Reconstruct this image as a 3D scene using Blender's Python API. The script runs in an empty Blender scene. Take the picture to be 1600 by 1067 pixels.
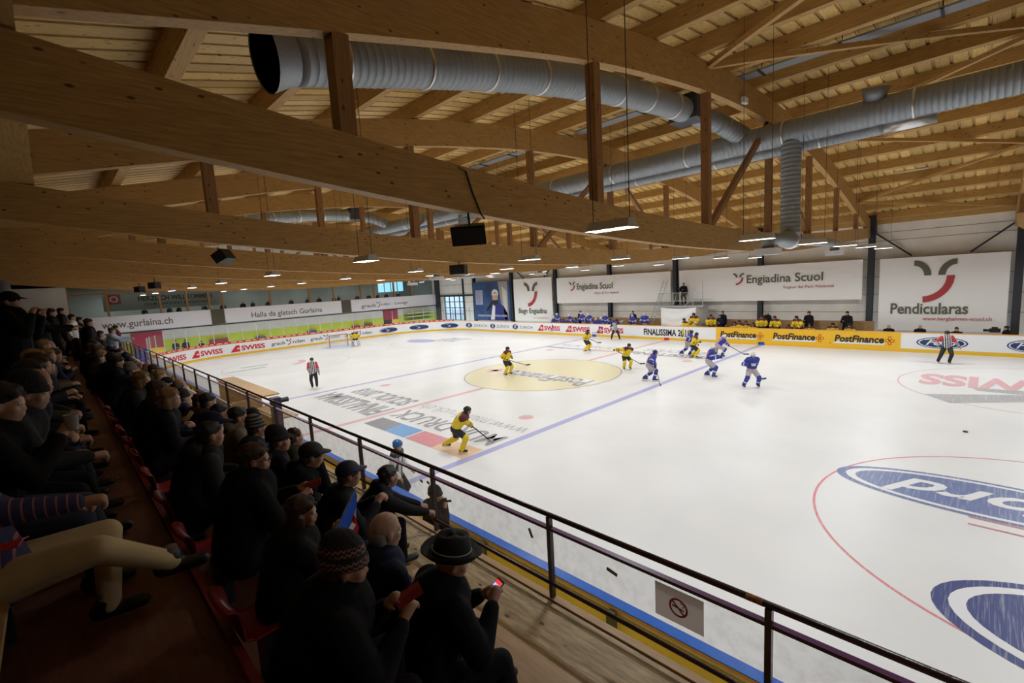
import bpy, math, random
import numpy as np
from mathutils import Vector, Matrix
random.seed(7)
C = bpy.context.scene.collection
SC = bpy.context.scene

# ---------------------------------------------------------------- camera, world, light, exposure
CAMP = np.array([17.85, -19.71, 5.23]); YAW, PIT, ROL, FPX = -.797, .1242, -.0572, 730.0
def _axes():
    cy, sy, cp, sp = math.cos(YAW), math.sin(YAW), math.cos(PIT), math.sin(PIT)
    f = np.array([sy*cp, cy*cp, -sp]); r = np.array([cy, -sy, 0.]); u = np.cross(r, f)
    cr, sr = math.cos(ROL), math.sin(ROL)
    return f, cr*r+sr*u, -sr*r+cr*u
CF, CR, CU = _axes()
def PX(x, y, z):
    d = np.array([x, y, z])-CAMP; t = d@CF
    return 800+FPX*(d@CR)/t, 533.5-FPX*(d@CU)/t
def AT(ax, val, px, py):
    """a measured point of the photograph, placed on the plane ax = val"""
    d = CF+CR*(px-800)/FPX-CU*(py-533.5)/FPX; i = 'xyz'.index(ax)
    return CAMP+(val-CAMP[i])/d[i]*d
cam = bpy.data.cameras.new('camera'); co = bpy.data.objects.new('camera', cam); C.objects.link(co)
cam.sensor_width = 36; cam.sensor_fit = 'HORIZONTAL'; cam.lens = FPX/1600*36; cam.clip_start = .05; cam.clip_end = 300
m = Matrix.Identity(4)
for i in range(3):
    m[i][0] = CR[i]; m[i][1] = CU[i]; m[i][2] = -CF[i]; m[i][3] = CAMP[i]
co.matrix_world = m; SC.camera = co
w = bpy.data.worlds.new('world'); SC.world = w; w.use_nodes = True
w.node_tree.nodes['Background'].inputs[0].default_value = (.62, .78, 1, 1); w.node_tree.nodes['Background'].inputs[1].default_value = 1.6
SC.view_settings.view_transform = 'Standard'; SC.view_settings.look = 'None'; SC.view_settings.gamma = 1
SC.view_settings.exposure = 0.0
LAMP_W = 82.0

# ---------------------------------------------------------------- tagging
def tag(o, label=None, cat=None, group=None, kind=None):
    if label: o['label'] = label
    if cat: o['category'] = cat
    if group: o['group'] = group
    if kind: o['kind'] = kind
    return o
def empty(name, loc=(0, 0, 0), rz=0, parent=None):
    o = bpy.data.objects.new(name, None); C.objects.link(o); o.location = loc; o.rotation_euler = (0, 0, rz)
    o.empty_display_size = .1
    if parent: o.parent = parent
    return o
def kids(o): return [c for c in o.children]
def copy_tree(o, parent=None):
    c = o.copy(); C.objects.link(c)
    if parent: c.parent = parent
    for ch in kids(o): copy_tree(ch, c)
    return c
ORD = ['first', 'second', 'third', 'fourth', 'fifth', 'sixth', 'seventh', 'eighth', 'ninth', 'tenth', 'eleventh', 'twelfth', 'thirteenth',
       'fourteenth', 'fifteenth', 'sixteenth', 'seventeenth', 'eighteenth', 'nineteenth', 'twentieth', 'twenty-first', 'twenty-second', 'twenty-third', 'twenty-fourth']

# ---------------------------------------------------------------- materials
MT = {}
def mat(name, col, rough=.6, metal=0, bump=0, bscale=8, var=0, vscale=3, stretch=(1, 1, 1), spec=.5, emit=None, alpha=None):
    if name in MT: return MT[name]
    m = bpy.data.materials.new(name); m.use_nodes = True; nt = m.node_tree; b = nt.nodes['Principled BSDF']
    b.inputs['Base Color'].default_value = (*col, 1); b.inputs['Roughness'].default_value = rough; b.inputs['Metallic'].default_value = metal
    b.inputs['Specular IOR Level'].default_value = spec
    if emit: b.inputs['Emission Color'].default_value = (*emit[:3], 1); b.inputs['Emission Strength'].default_value = emit[3]
    if bump or var:
        tc = nt.nodes.new('ShaderNodeTexCoord'); mp = nt.nodes.new('ShaderNodeMapping'); mp.inputs['Scale'].default_value = stretch
        nt.links.new(tc.outputs['Object'], mp.inputs[0])
    if var:
        n = nt.nodes.new('ShaderNodeTexNoise'); n.inputs['Scale'].default_value = vscale; n.inputs['Detail'].default_value = 4
        nt.links.new(mp.outputs[0], n.inputs['Vector'])
        r = nt.nodes.new('ShaderNodeValToRGB'); r.color_ramp.elements[0].position = .3; r.color_ramp.elements[1].position = .7
        r.color_ramp.elements[0].color = (*[c*(1-var) for c in col], 1); r.color_ramp.elements[1].color = (*[min(1, c*(1+var)) for c in col], 1)
        nt.links.new(n.outputs['Fac'], r.inputs[0]); nt.links.new(r.outputs[0], b.inputs['Base Color'])
    if bump:
        n = nt.nodes.new('ShaderNodeTexNoise'); n.inputs['Scale'].default_value = bscale; n.inputs['Detail'].default_value = 3
        nt.links.new(mp.outputs[0], n.inputs['Vector'])
        bp = nt.nodes.new('ShaderNodeBump'); bp.inputs['Strength'].default_value = bump; bp.inputs['Distance'].default_value = .03
        nt.links.new(n.outputs['Fac'], bp.inputs['Height']); nt.links.new(bp.outputs[0], b.inputs['Normal'])
    MT[name] = m; return m
def wood(name, c1, c2, stretch, knots=True, lam=None, rough=.55):
    """grain stretched along one axis, dark knots, thin lamella lines"""
    m = bpy.data.materials.new(name); m.use_nodes = True; nt = m.node_tree; L = nt.links; b = nt.nodes['Principled BSDF']
    b.inputs['Roughness'].default_value = rough
    tc = nt.nodes.new('ShaderNodeTexCoord'); mp = nt.nodes.new('ShaderNodeMapping'); mp.inputs['Scale'].default_value = stretch
    L.new(tc.outputs['Object'], mp.inputs[0])
    n = nt.nodes.new('ShaderNodeTexNoise'); n.inputs['Scale'].default_value = 6; n.inputs['Detail'].default_value = 6; n.inputs['Roughness'].default_value = .65
    L.new(mp.outputs[0], n.inputs['Vector'])
    r = nt.nodes.new('ShaderNodeValToRGB'); r.color_ramp.elements[0].position = .32; r.color_ramp.elements[1].position = .7
    r.color_ramp.elements[0].color = (*c1, 1); r.color_ramp.elements[1].color = (*c2, 1); L.new(n.outputs['Fac'], r.inputs[0])
    out = r.outputs[0]
    if knots:
        mp2 = nt.nodes.new('ShaderNodeMapping'); mp2.inputs['Scale'].default_value = tuple(3.2 if s > 1 else 1.5 for s in stretch)
        L.new(tc.outputs['Object'], mp2.inputs[0])
        v = nt.nodes.new('ShaderNodeTexVoronoi'); v.inputs['Scale'].default_value = 2.5; L.new(mp2.outputs[0], v.inputs['Vector'])
        rr = nt.nodes.new('ShaderNodeValToRGB'); rr.color_ramp.elements[0].position = .085; rr.color_ramp.elements[1].position = .15
        rr.color_ramp.elements[0].color = (.14, .08, .05, 1); rr.color_ramp.elements[1].color = (1, 1, 1, 1)
        L.new(v.outputs['Distance'], rr.inputs[0])
        mx = nt.nodes.new('ShaderNodeMix'); mx.data_type = 'RGBA'; mx.blend_type = 'MULTIPLY'; mx.inputs[0].default_value = .9
        L.new(out, mx.inputs[6]); L.new(rr.outputs[0], mx.inputs[7]); out = mx.outputs[2]
    if lam:
        sx = nt.nodes.new('ShaderNodeSeparateXYZ'); L.new(tc.outputs['Object'], sx.inputs[0])
        ma = nt.nodes.new('ShaderNodeMath'); ma.operation = 'MULTIPLY'; ma.inputs[1].default_value = 1/lam[1]; L.new(sx.outputs[lam[0]], ma.inputs[0])
        fr = nt.nodes.new('ShaderNodeMath'); fr.operation = 'FRACT'; L.new(ma.outputs[0], fr.inputs[0])
        fl = nt.nodes.new('ShaderNodeMath'); fl.operation = 'FLOOR'; L.new(ma.outputs[0], fl.inputs[0])
        wn = nt.nodes.new('ShaderNodeTexWhiteNoise'); wn.noise_dimensions = '1D'; L.new(fl.outputs[0], wn.inputs['W'])
        mr = nt.nodes.new('ShaderNodeMapRange'); mr.inputs['To Min'].default_value = .72; mr.inputs['To Max'].default_value = 1.1; L.new(wn.outputs['Value'], mr.inputs[0])
        lt = nt.nodes.new('ShaderNodeMath'); lt.operation = 'GREATER_THAN'; lt.inputs[1].default_value = .05; L.new(fr.outputs[0], lt.inputs[0])
        l2 = nt.nodes.new('ShaderNodeMapRange'); l2.inputs['To Min'].default_value = .55; L.new(lt.outputs[0], l2.inputs[0])
        mm = nt.nodes.new('ShaderNodeMath'); mm.operation = 'MULTIPLY'; L.new(mr.outputs[0], mm.inputs[0]); L.new(l2.outputs[0], mm.inputs[1])
        mx = nt.nodes.new('ShaderNodeMix'); mx.data_type = 'RGBA'; mx.blend_type = 'MULTIPLY'; mx.inputs[0].default_value = 1
        L.new(out, mx.inputs[6]); L.new(mm.outputs[0], mx.inputs[7]); out = mx.outputs[2]
    L.new(out, b.inputs['Base Color'])
    bp = nt.nodes.new('ShaderNodeBump'); bp.inputs['Strength'].default_value = .12; bp.inputs['Distance'].default_value = .01
    L.new(n.outputs['Fac'], bp.inputs['Height']); L.new(bp.outputs[0], b.inputs['Normal'])
    MT[name] = m; return m
GLU = wood('glulam', (.35, .19, .055), (.58, .34, .11), (7, .45, 7))
PUR = wood('purlin wood', (.40, .225, .068), (.64, .39, .13), (.45, 7, 7))
POSTW = wood('post wood', (.24, .11, .04), (.38, .195, .075), (7, 7, .45))
DECK = wood('deck boards', (.66, .42, .13), (.92, .64, .25), (6, .4, 6), lam=(0, .40))
BOOTHW = wood('booth plywood', (.50, .31, .13), (.62, .40, .19), (.8, 4, 4), knots=False)
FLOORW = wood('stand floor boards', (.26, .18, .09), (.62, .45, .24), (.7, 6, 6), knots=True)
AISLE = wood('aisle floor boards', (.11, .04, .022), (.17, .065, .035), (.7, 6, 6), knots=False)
BENCHW = wood('bench wood', (.33, .20, .09), (.45, .28, .13), (.6, 5, 5), knots=False)
def ice_mat():
    m = bpy.data.materials.new('ice'); m.use_nodes = True; nt = m.node_tree; L = nt.links; b = nt.nodes['Principled BSDF']
    tc = nt.nodes.new('ShaderNodeTexCoord')
    n = nt.nodes.new('ShaderNodeTexNoise'); n.inputs['Scale'].default_value = .35; n.inputs['Detail'].default_value = 5; L.new(tc.outputs['Object'], n.inputs['Vector'])
    r = nt.nodes.new('ShaderNodeValToRGB'); r.color_ramp.elements[0].position = .3; r.color_ramp.elements[1].position = .75
    r.color_ramp.elements[0].color = (.78, .785, .79, 1); r.color_ramp.elements[1].color = (.86, .86, .86, 1); L.new(n.outputs['Fac'], r.inputs[0])
    L.new(r.outputs[0], b.inputs['Base Color'])
    b.inputs['Roughness'].default_value = .34; b.inputs['Specular IOR Level'].default_value = .28
    n2 = nt.nodes.new('ShaderNodeTexNoise'); n2.inputs['Scale'].default_value = 14; n2.inputs['Detail'].default_value = 6; L.new(tc.outputs['Object'], n2.inputs['Vector'])
    r2 = nt.nodes.new('ShaderNodeMapRange'); r2.inputs['To Min'].default_value = .26; r2.inputs['To Max'].default_value = .5; L.new(n2.outputs['Fac'], r2.inputs[0])
    L.new(r2.outputs[0], b.inputs['Roughness']); return m
ICE = ice_mat()
def paint(name, col, scratch=.12):
    """paint frozen under the ice, crossed by fine white skate scratches"""
    m = bpy.data.materials.new(name); m.use_nodes = True; nt = m.node_tree; L = nt.links; b = nt.nodes['Principled BSDF']
    b.inputs['Roughness'].default_value = .38; b.inputs['Specular IOR Level'].default_value = .28
    tc = nt.nodes.new('ShaderNodeTexCoord'); last = None
    for k, (a, s) in enumerate(((.4, 9), (1.3, 7), (2.3, 11))):
        mp = nt.nodes.new('ShaderNodeMapping'); mp.inputs['Rotation'].default_value = (0, 0, a); mp.inputs['Scale'].default_value = (s, .35, 1); L.new(tc.outputs['Object'], mp.inputs[0])
        n = nt.nodes.new('ShaderNodeTexNoise'); n.inputs['Scale'].default_value = 3; n.inputs['Detail'].default_value = 4; L.new(mp.outputs[0], n.inputs['Vector'])
        g = nt.nodes.new('ShaderNodeMapRange'); g.inputs['From Min'].default_value = .57; g.inputs['From Max'].default_value = .70; L.new(n.outputs['Fac'], g.inputs[0])
        if last is None: last = g.outputs[0]
        else:
            a_ = nt.nodes.new('ShaderNodeMath'); a_.operation = 'MAXIMUM'; L.new(last, a_.inputs[0]); L.new(g.outputs[0], a_.inputs[1]); last = a_.outputs[0]
    k_ = nt.nodes.new('ShaderNodeMath'); k_.operation = 'MULTIPLY'; k_.inputs[1].default_value = scratch; L.new(last, k_.inputs[0])
    mx = nt.nodes.new('ShaderNodeMix'); mx.data_type = 'RGBA'; L.new(k_.outputs[0], mx.inputs[0]); mx.inputs[6].default_value = (*col, 1); mx.inputs[7].default_value = (.86, .87, .9, 1)
    L.new(mx.outputs[2], b.inputs['Base Color']); MT[name] = m; return m
def glass_mat(name, tint, haze, noise=.0, rough=.05):
    m = bpy.data.materials.new(name); m.use_nodes = True; nt = m.node_tree; L = nt.links; nt.nodes.clear()
    o = nt.nodes.new('ShaderNodeOutputMaterial'); t = nt.nodes.new('ShaderNodeBsdfTransparent'); t.inputs[0].default_value = (*tint, 1)
    d = nt.nodes.new('ShaderNodeBsdfDiffuse'); d.inputs[0].default_value = (.55, .53, .5, 1)
    g = nt.nodes.new('ShaderNodeBsdfGlossy'); g.inputs['Roughness'].default_value = rough
    lw = nt.nodes.new('ShaderNodeLayerWeight'); pw = nt.nodes.new('ShaderNodeMath'); pw.operation = 'POWER'; pw.inputs[1].default_value = 4; L.new(lw.outputs['Facing'], pw.inputs[0])
    fr = nt.nodes.new('ShaderNodeMapRange'); fr.inputs['To Min'].default_value = .02; fr.inputs['To Max'].default_value = .5; L.new(pw.outputs[0], fr.inputs[0])
    m1 = nt.nodes.new('ShaderNodeMixShader'); m1.inputs[0].default_value = haze
    if noise:
        tc = nt.nodes.new('ShaderNodeTexCoord'); n = nt.nodes.new('ShaderNodeTexNoise'); n.inputs['Scale'].default_value = 7; n.inputs['Detail'].default_value = 8
        n.inputs['Roughness'].default_value = .7; L.new(tc.outputs['Object'], n.inputs['Vector'])
        r = nt.nodes.new('ShaderNodeMapRange'); r.inputs['From Min'].default_value = .45; r.inputs['From Max'].default_value = .8; r.inputs['To Min'].default_value = haze; r.inputs['To Max'].default_value = haze+noise
        L.new(n.outputs['Fac'], r.inputs[0]); L.new(r.outputs[0], m1.inputs[0])
    m2 = nt.nodes.new('ShaderNodeMixShader')
    L.new(t.outputs[0], m1.inputs[1]); L.new(d.outputs[0], m1.inputs[2]); L.new(fr.outputs[0], m2.inputs[0]); L.new(m1.outputs[0], m2.inputs[1]); L.new(g.outputs[0], m2.inputs[2])
    L.new(m2.outputs[0], o.inputs[0]); MT[name] = m; return m
GLASS = glass_mat('plexiglass', (.95, .97, .96), .03, .05)
RGLASS = glass_mat('scuffed rail glass', (.93, .93, .93), .04, .12)
WGLASS = glass_mat('window glass', (.85, .9, .9), .02, .0)
def duct_mat():
    m = mat('galvanised duct', (.36, .395, .43), .5, .45, bump=.06, bscale=90, var=.14, vscale=60); return m
DUCT = duct_mat(); BAND = mat('duct clamp', (.75, .76, .78), .3, .9)
WHITE = mat('white board', (.84, .85, .87), .35); YEL = mat('yellow kick', (.80, .50, .03), .4); PFY = mat('postal yellow', (.86, .50, .02), .4)
CAP = mat('orange cap rail', (.85, .42, .10), .4); RED = mat('sign red', (.60, .02, .03), .5); BLK = mat('black', (.012, .012, .013), .5)
DGREY = mat('dark steel', (.022, .026, .034), .45); RAILM = mat('rail paint', (.035, .012, .014), .3, bump=.1, bscale=30, var=.4, vscale=6)
RAILP = mat('rail paint plum', (.12, .035, .12), .3)
NAVY = mat('oval blue', (.01, .04, .16), .35); TXG = mat('sign olive grey', (.12, .12, .085), .6); TXR = mat('sign brick red', (.45, .045, .05), .6)
TXK = mat('sign black', (.015, .015, .018), .5); SIGNW = mat('sign white', (.80, .80, .81), .5)
BANN = mat('banner cloth', (.90, .895, .90), .75, bump=.5, bscale=1.1, stretch=(1, 1, 2.2))
PANEL = mat('wall panel', (.84, .80, .73), .8, var=.06, vscale=1.2, bump=.05, bscale=20)
CONC = mat('plaster white', (.62, .60, .55), .8, var=.05, vscale=.8)
LIME = mat('lime wall paint', (.50, .56, .04), .7, var=.1, vscale=1)
OLIVE = mat('ochre outer board', (.90, .70, .16), .7, var=.08, vscale=3)

# ---------------------------------------------------------------- mesh builder
class MB:
    def __init__(s): s.v = []; s.f = []; s.m = []; s.mats = []
    def mi(s, m):
        if m not in s.mats: s.mats.append(m)
        return s.mats.index(m)
    def add(s, vs, fs, m=None):
        o = len(s.v); s.v += [tuple(map(float, p)) for p in vs]; k = s.mi(m)
        s.f += [tuple(o+i for i in f) for f in fs]; s.m += [k]*len(fs); return s
    def box(s, a, b, m=None):
        (x0, y0, z0), (x1, y1, z1) = a, b
        return s.add([(x0, y0, z0), (x1, y0, z0), (x1, y1, z0), (x0, y1, z0), (x0, y0, z1), (x1, y0, z1), (x1, y1, z1), (x0, y1, z1)],
                     [(3, 2, 1, 0), (4, 5, 6, 7), (0, 1, 5, 4), (1, 2, 6, 5), (2, 3, 7, 6), (3, 0, 4, 7)], m)
    def bar(s, a, b, w, h, m=None, up=(0, 0, 1)):
        a, b = Vector(a), Vector(b); d = (b-a).normalized(); u = Vector(up)
        if abs(d.dot(u)) > .99: u = Vector((0, 1, 0))
        r = d.cross(u).normalized(); u = r.cross(d); vs = []
        for p in (a, b):
            for i, j in ((-1, -1), (1, -1), (1, 1), (-1, 1)): vs.append(p+r*i*w/2+u*j*h/2)
        return s.add(vs, [(0, 1, 2, 3), (7, 6, 5, 4), (0, 4, 5, 1), (1, 5, 6, 2), (2, 6, 7, 3), (3, 7, 4, 0)], m)
    def tube(s, pts, rad, m=None, n=12, cap=True):
        P = [Vector(p) for p in pts]; N = len(P); R = rad if isinstance(rad, (list, tuple)) else [rad]*N
        ref = None; vs = []
        for i in range(N):
            t = (P[min(i+1, N-1)]-P[max(i-1, 0)]).normalized()
            if ref is None: ref = t.orthogonal().normalized()
            ref = (ref-t*ref.dot(t)).normalized(); b = t.cross(ref)
            for k in range(n):
                a = 2*math.pi*k/n; vs.append(P[i]+(ref*math.cos(a)+b*math.sin(a))*R[i])
        fs = [(i*n+k, i*n+(k+1) % n, (i+1)*n+(k+1) % n, (i+1)*n+k) for i in range(N-1) for k in range(n)]
        if cap: fs += [tuple(range(n))[::-1], tuple((N-1)*n+k for k in range(n))]
        return s.add(vs, fs, m)
    def ell(s, c, r, m=None, M=None, n=12, k=8):
        vs = []; M = M or Matrix.Identity(3); c = Vector(c)
        for i in range(k+1):
            a = math.pi*i/k
            for j in range(n):
                b = 2*math.pi*j/n; vs.append(c+M@Vector((r[0]*math.sin(a)*math.cos(b), r[1]*math.sin(a)*math.sin(b), r[2]*math.cos(a))))
        fs = [(i*n+j, (i+1)*n+j, (i+1)*n+(j+1) % n, i*n+(j+1) % n) for i in range(k) for j in range(n)]
        return s.add(vs, fs, m)
    def build(s, name, m=None, parent=None, smooth=False):
        me = bpy.data.meshes.new(name); me.from_pydata(s.v, [], s.f)
        for x in (s.mats if s.mats and s.mats != [None] else [m]): me.materials.append(x or m)
        if len(s.mats) > 1: me.polygons.foreach_set('material_index', s.m)
        if smooth: me.polygons.foreach_set('use_smooth', [True]*len(s.f))
        me.update(); o = bpy.data.objects.new(name, me); C.objects.link(o)
        if parent: o.parent = parent
        return o
def struct(o): return tag(o, kind='structure')
def interp(T, y):
    if y <= T[0][0]: return T[0][1]
    for (a, za), (b, zb) in zip(T, T[1:]):
        if y <= b:
            return za+(zb-za)*(y-a)/(b-a)
    return T[-1][1]
def smooth_table(T, n=3):
    ys = np.linspace(T[0][0], T[-1][0], 80); z = np.array([interp(T, y) for y in ys])
    for _ in range(14): z[1:-1] = (z[:-2]+2*z[1:-1]+z[2:])/4
    return list(zip(ys.tolist(), z.tolist()))

# ---------------------------------------------------------------- lettering
_tc = {}
def glyphs(txt, bold=0, shear=0, space=1.0):
    key = (txt, bold, shear, space)
    if key in _tc: return _tc[key]
    cu = bpy.data.curves.new('t', 'FONT'); cu.body = txt; cu.offset = bold; cu.shear = shear; cu.resolution_u = 3; cu.space_character = space
    ob = bpy.data.objects.new('t', cu); C.objects.link(ob); dg = bpy.context.evaluated_depsgraph_get()
    me = bpy.data.meshes.new_from_object(ob.evaluated_get(dg)); vs = np.array([v.co[:2] for v in me.vertices]); fs = [tuple(p.vertices) for p in me.polygons]
    bpy.data.objects.remove(ob); bpy.data.curves.remove(cu); bpy.data.meshes.remove(me)
    lo, hi = vs.min(0), vs.max(0); _tc[key] = ((vs-lo)/(hi-lo), fs, (hi-lo)); return _tc[key]
def text_on(mb, txt, u0, u1, v0, v1, fn, m, **k):
    """fit lettering to the box u0..u1, v0..v1 of a surface given by fn(u, v)"""
    vs, fs, _ = glyphs(txt, **k); mb.add([fn(u0+a*(u1-u0), v0+b*(v1-v0)) for a, b in vs], fs, m)
def poly_on(mb, pts, fn, m): mb.add([fn(*p) for p in pts], [tuple(range(len(pts)))], m)
def strip_on(mb, inner, outer, fn, m):
    n = len(inner); mb.add([fn(*p) for p in inner]+[fn(*p) for p in outer], [(i, i+1, n+i+1, n+i) for i in range(n-1)], m)
def arc(cx, cy, r, a0, a1, n=14, sx=1, sy=1): return [(cx+r*math.cos(math.radians(a0+(a1-a0)*i/n))*sx, cy+r*math.sin(math.radians(a0+(a1-a0)*i/n))*sy) for i in range(n+1)]
def disc_on(mb, cu, cv, ru, rv, fn, m, n=48): mb.add([fn(cu, cv)]+[fn(cu+ru*math.cos(2*math.pi*i/n), cv+rv*math.sin(2*math.pi*i/n)) for i in range(n)], [(0, 1+i, 1+(i+1) % n) for i in range(n)], m)
def ring_on(mb, cu, cv, ru, rv, wd, fn, m, n=64, a0=0, a1=360):
    strip_on(mb, [(cu+(ru-wd)*math.cos(math.radians(a0+(a1-a0)*i/n)), cv+(rv-wd)*math.sin(math.radians(a0+(a1-a0)*i/n))) for i in range(n+1)],
             [(cu+ru*math.cos(math.radians(a0+(a1-a0)*i/n)), cv+rv*math.sin(math.radians(a0+(a1-a0)*i/n))) for i in range(n+1)], fn, m)
def swoosh(mb, u0, v0, w, h, fn, mg, mr):
    """two olive horns over a red sickle"""
    F = lambda a, b: fn(u0+a*w, v0+b*h)
    strip_on(mb, arc(0.0, .62, .28, 90, 0, sx=.9), arc(0.0, .62, .42, 90, 0, sx=1.0), F, mg)
    strip_on(mb, arc(1.0, .62, .28, 90, 180, sx=.9), arc(1.0, .62, .42, 90, 180, sx=1.0), F, mg)
    strip_on(mb, arc(.22, .6, .56, 0, -88, sx=1.0), arc(.22, .6, .74, 0, -88, sx=1.0, sy=.98), F, mr)
def ford(mb, u0, u1, v0, v1, fn, up=.0, blue=None, white=None):
    """blue oval, white ring, white script; up lifts each layer by fn's third argument"""
    cu, cv, ru, rv = (u0+u1)/2, (v0+v1)/2, abs(u1-u0)/2, abs(v1-v0)/2; s = 1 if u1 > u0 else -1
    B, W_ = blue or NAVY, white or SIGNW
    disc_on(mb, cu, cv, ru, rv, lambda a, b: fn(a, b, 0), B)
    strip_on(mb, arc(cu, cv, 1, 0, 360, 48, ru*.86, rv*.80), arc(cu, cv, 1, 0, 360, 48, ru*.93, rv*.90), lambda a, b: fn(a, b, 1), W_)
    sv = 1 if v1 > v0 else -1
    text_on(mb, 'Ford', cu-s*ru*.62, cu+s*ru*.66, cv-sv*rv*.42, cv+sv*rv*.55, lambda a, b: fn(a, b, 1), W_, bold=.02, shear=.45)
    strip_on(mb, [(cu-s*ru*(.66-.1*i), cv+sv*rv*(.42+.10*math.sin(i*.7))) for i in range(6)], [(cu-s*ru*(.66-.1*i), cv+sv*rv*(.52+.10*math.sin(i*.7))) for i in range(6)], lambda a, b: fn(a, b, 1), W_)
# ---------------------------------------------------------------- roof trusses, purlins, deck
ARCH = smooth_table([(-22.3, 6.9), (-19.3, 7.58), (-17, 8.15), (-12, 9.22), (-7, 9.84), (-3, 10.0), (0, 9.93), (4.2, 9.52), (8.2, 8.85), (12, 8.1), (15.3, 7.42), (17.4, 6.98)])
CHORD = smooth_table([(-22.3, 7.05), (-19.5, 6.68), (-17, 6.4), (-13, 6.08), (-9, 5.88), (-4, 5.79), (0, 5.80), (6, 6.1), (11, 6.42), (15, 6.62), (17.4, 6.78)])
AT_ = lambda y: interp(ARCH, y)
AH, CH = .72, .62
def curved_beam(T, h, w, y0, y1, n=44):
    mb = MB(); ys = [y0+(y1-y0)*i/n for i in range(n+1)]
    for y in ys:
        z = interp(T, y)
        mb.v += [(-w/2, y, z), (w/2, y, z), (w/2, y, z+h), (-w/2, y, z+h)]
    mb.mats = [None]
    for i in range(n):
        for k in range(4):
            a = 4*i+k; b = 4*i+(k+1) % 4; mb.f.append((a, b, b+4, a+4)); mb.m.append(0)
    mb.f += [(0, 3, 2, 1), (4*n, 4*n+1, 4*n+2, 4*n+3)]; mb.m += [0, 0]
    return mb
TX = [25.1, 18.8, 12.5, 6.27, 0, -6.27, -12.55, -18.85, -25.15]
truss = empty('roof_truss', (12.5, 0, 0))
curved_beam(ARCH, AH, .2, -22, 17.2).build('arch', GLU, truss)
curved_beam(CHORD, CH, .2, -22, 17.2).build('lower_chord', GLU, truss)
for y in (-17, -12, -7, -2, 3, 8, 12.8):
    MB().box((-.1, y-.1, interp(CHORD, y)+CH), (.1, y+.1, AT_(y))).build('post', POSTW, truss)
for yb in (-6.75, 2.75):
    MB().bar((0, -2+(.12 if yb > 0 else -.12), AT_(-2)), (0, yb, interp(CHORD, yb)+CH), .14, .16).build('diagonal', POSTW, truss)
for i, x in enumerate(TX):
    o = truss if i == 2 else copy_tree(truss)
    o.location.x = x
    o.name = 'roof_truss' if i == 2 else 'roof_truss.%03d' % i
    tag(o, 'bowstring glulam roof truss with posts: '+['two bays behind the camera', 'at the steel column on the right edge', 'the nearest, sweeping across the upper left', 'second away from the camera', 'third away from the camera', 'fourth away from the camera', 'fifth away from the camera', 'sixth away from the camera', 'the farthest, nearest the glazed gallery'][i], 'roof truss', 'bowstring trusses across the hall')
tag(MB().box((-33.8, -20.5, 7.36), (30, -19.62, 7.52)).build('edge_beam', PUR), 'pale broad edge beam running along the hall above the spectators', 'beam')
PY = [-3.55+2.05*k for k in range(-9, 11)]
for k, y in enumerate(PY):
    z = AT_(y)+AH+.005; sl = (AT_(y+.1)-AT_(y-.1))/.2
    mb = MB(); a = math.atan(sl); u = Vector((0, math.cos(a), math.sin(a))); n_ = Vector((0, -math.sin(a), math.cos(a)))
    vs = []
    for x in (-34, 30):
        for i, j in ((-.12, 0), (.12, 0), (.12, .4), (-.12, .4)): vs.append(Vector((x, y, z+.02))+u*i+n_*j)
    mb.add(vs, [(0, 3, 2, 1), (4, 5, 6, 7), (0, 1, 5, 4), (1, 2, 6, 5), (2, 3, 7, 6), (3, 0, 4, 7)], None)
    tag(mb.build('roof_purlin', PUR), 'long timber roof purlin, %s one counted from the spectator side' % ORD[k], 'purlin', 'purlins over the trusses')
# boards of the ceiling: stepped strips running along the arch, carried by the purlins
mb = MB(); mb.mats = [None]; ys = [-26, -22]+[-21.5+39.3*i/28 for i in range(29)]
xs = [-34]
while xs[-1] < 30.2: xs += [xs[-1]+.335, xs[-1]+.40]
for j in range(len(xs)-1):
    dz = .05 if j % 2 else 0; o = len(mb.v)
    for y in ys:
        z = AT_(y)+AH+.42+dz
        mb.v += [(xs[j], y, z), (xs[j+1], y, z), (xs[j], y, z+.07-dz), (xs[j+1], y, z+.07-dz)]
    for i in range(len(ys)-1):
        a = o+4*i; mb.f += [(a, a+4, a+5, a+1), (a, a+2, a+6, a+4), (a+1, a+5, a+7, a+3)]; mb.m += [0]*3
struct(mb.build('ceiling', DECK))
# wind braces lying under the purlins
zb = lambda y: AT_(y)+AH-.09
BR = [((12.55, -7), (18.75, -11.8)), ((12.55, -7), (18.75, -2)), ((12.55, 3), (18.75, -2)), ((12.55, 3), (18.75, 8)), ((12.55, 12.8), (18.75, 8)), ((12.55, 12.8), (18.75, 16.6)),
      ((-18.8, -7), (-12.6, -2)), ((-18.8, 3), (-12.6, -2))]
BL = ['from the second post rising to the upper right corner', 'from the second post running right', 'from behind the big duct rising right', 'from behind the big duct running level right', 'from the arch foot rising right', 'from the arch foot running to the dark column bracket', 'far away, left of the third truss middle', 'far away, right of the farther one']
for (a, b), l in zip(BR, BL):
    mb = MB(); n = 8
    for i in range(n):
        p = [(a[0]+(b[0]-a[0])*t, a[1]+(b[1]-a[1])*t) for t in (i/n, (i+1)/n)]
        mb.bar((*p[0], zb(p[0][1])), (*p[1], zb(p[1][1])), .12, .12)
    tag(mb.build('wind_brace', PUR), 'slender wooden brace under the roof, '+l, 'brace', 'wooden wind braces')
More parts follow.
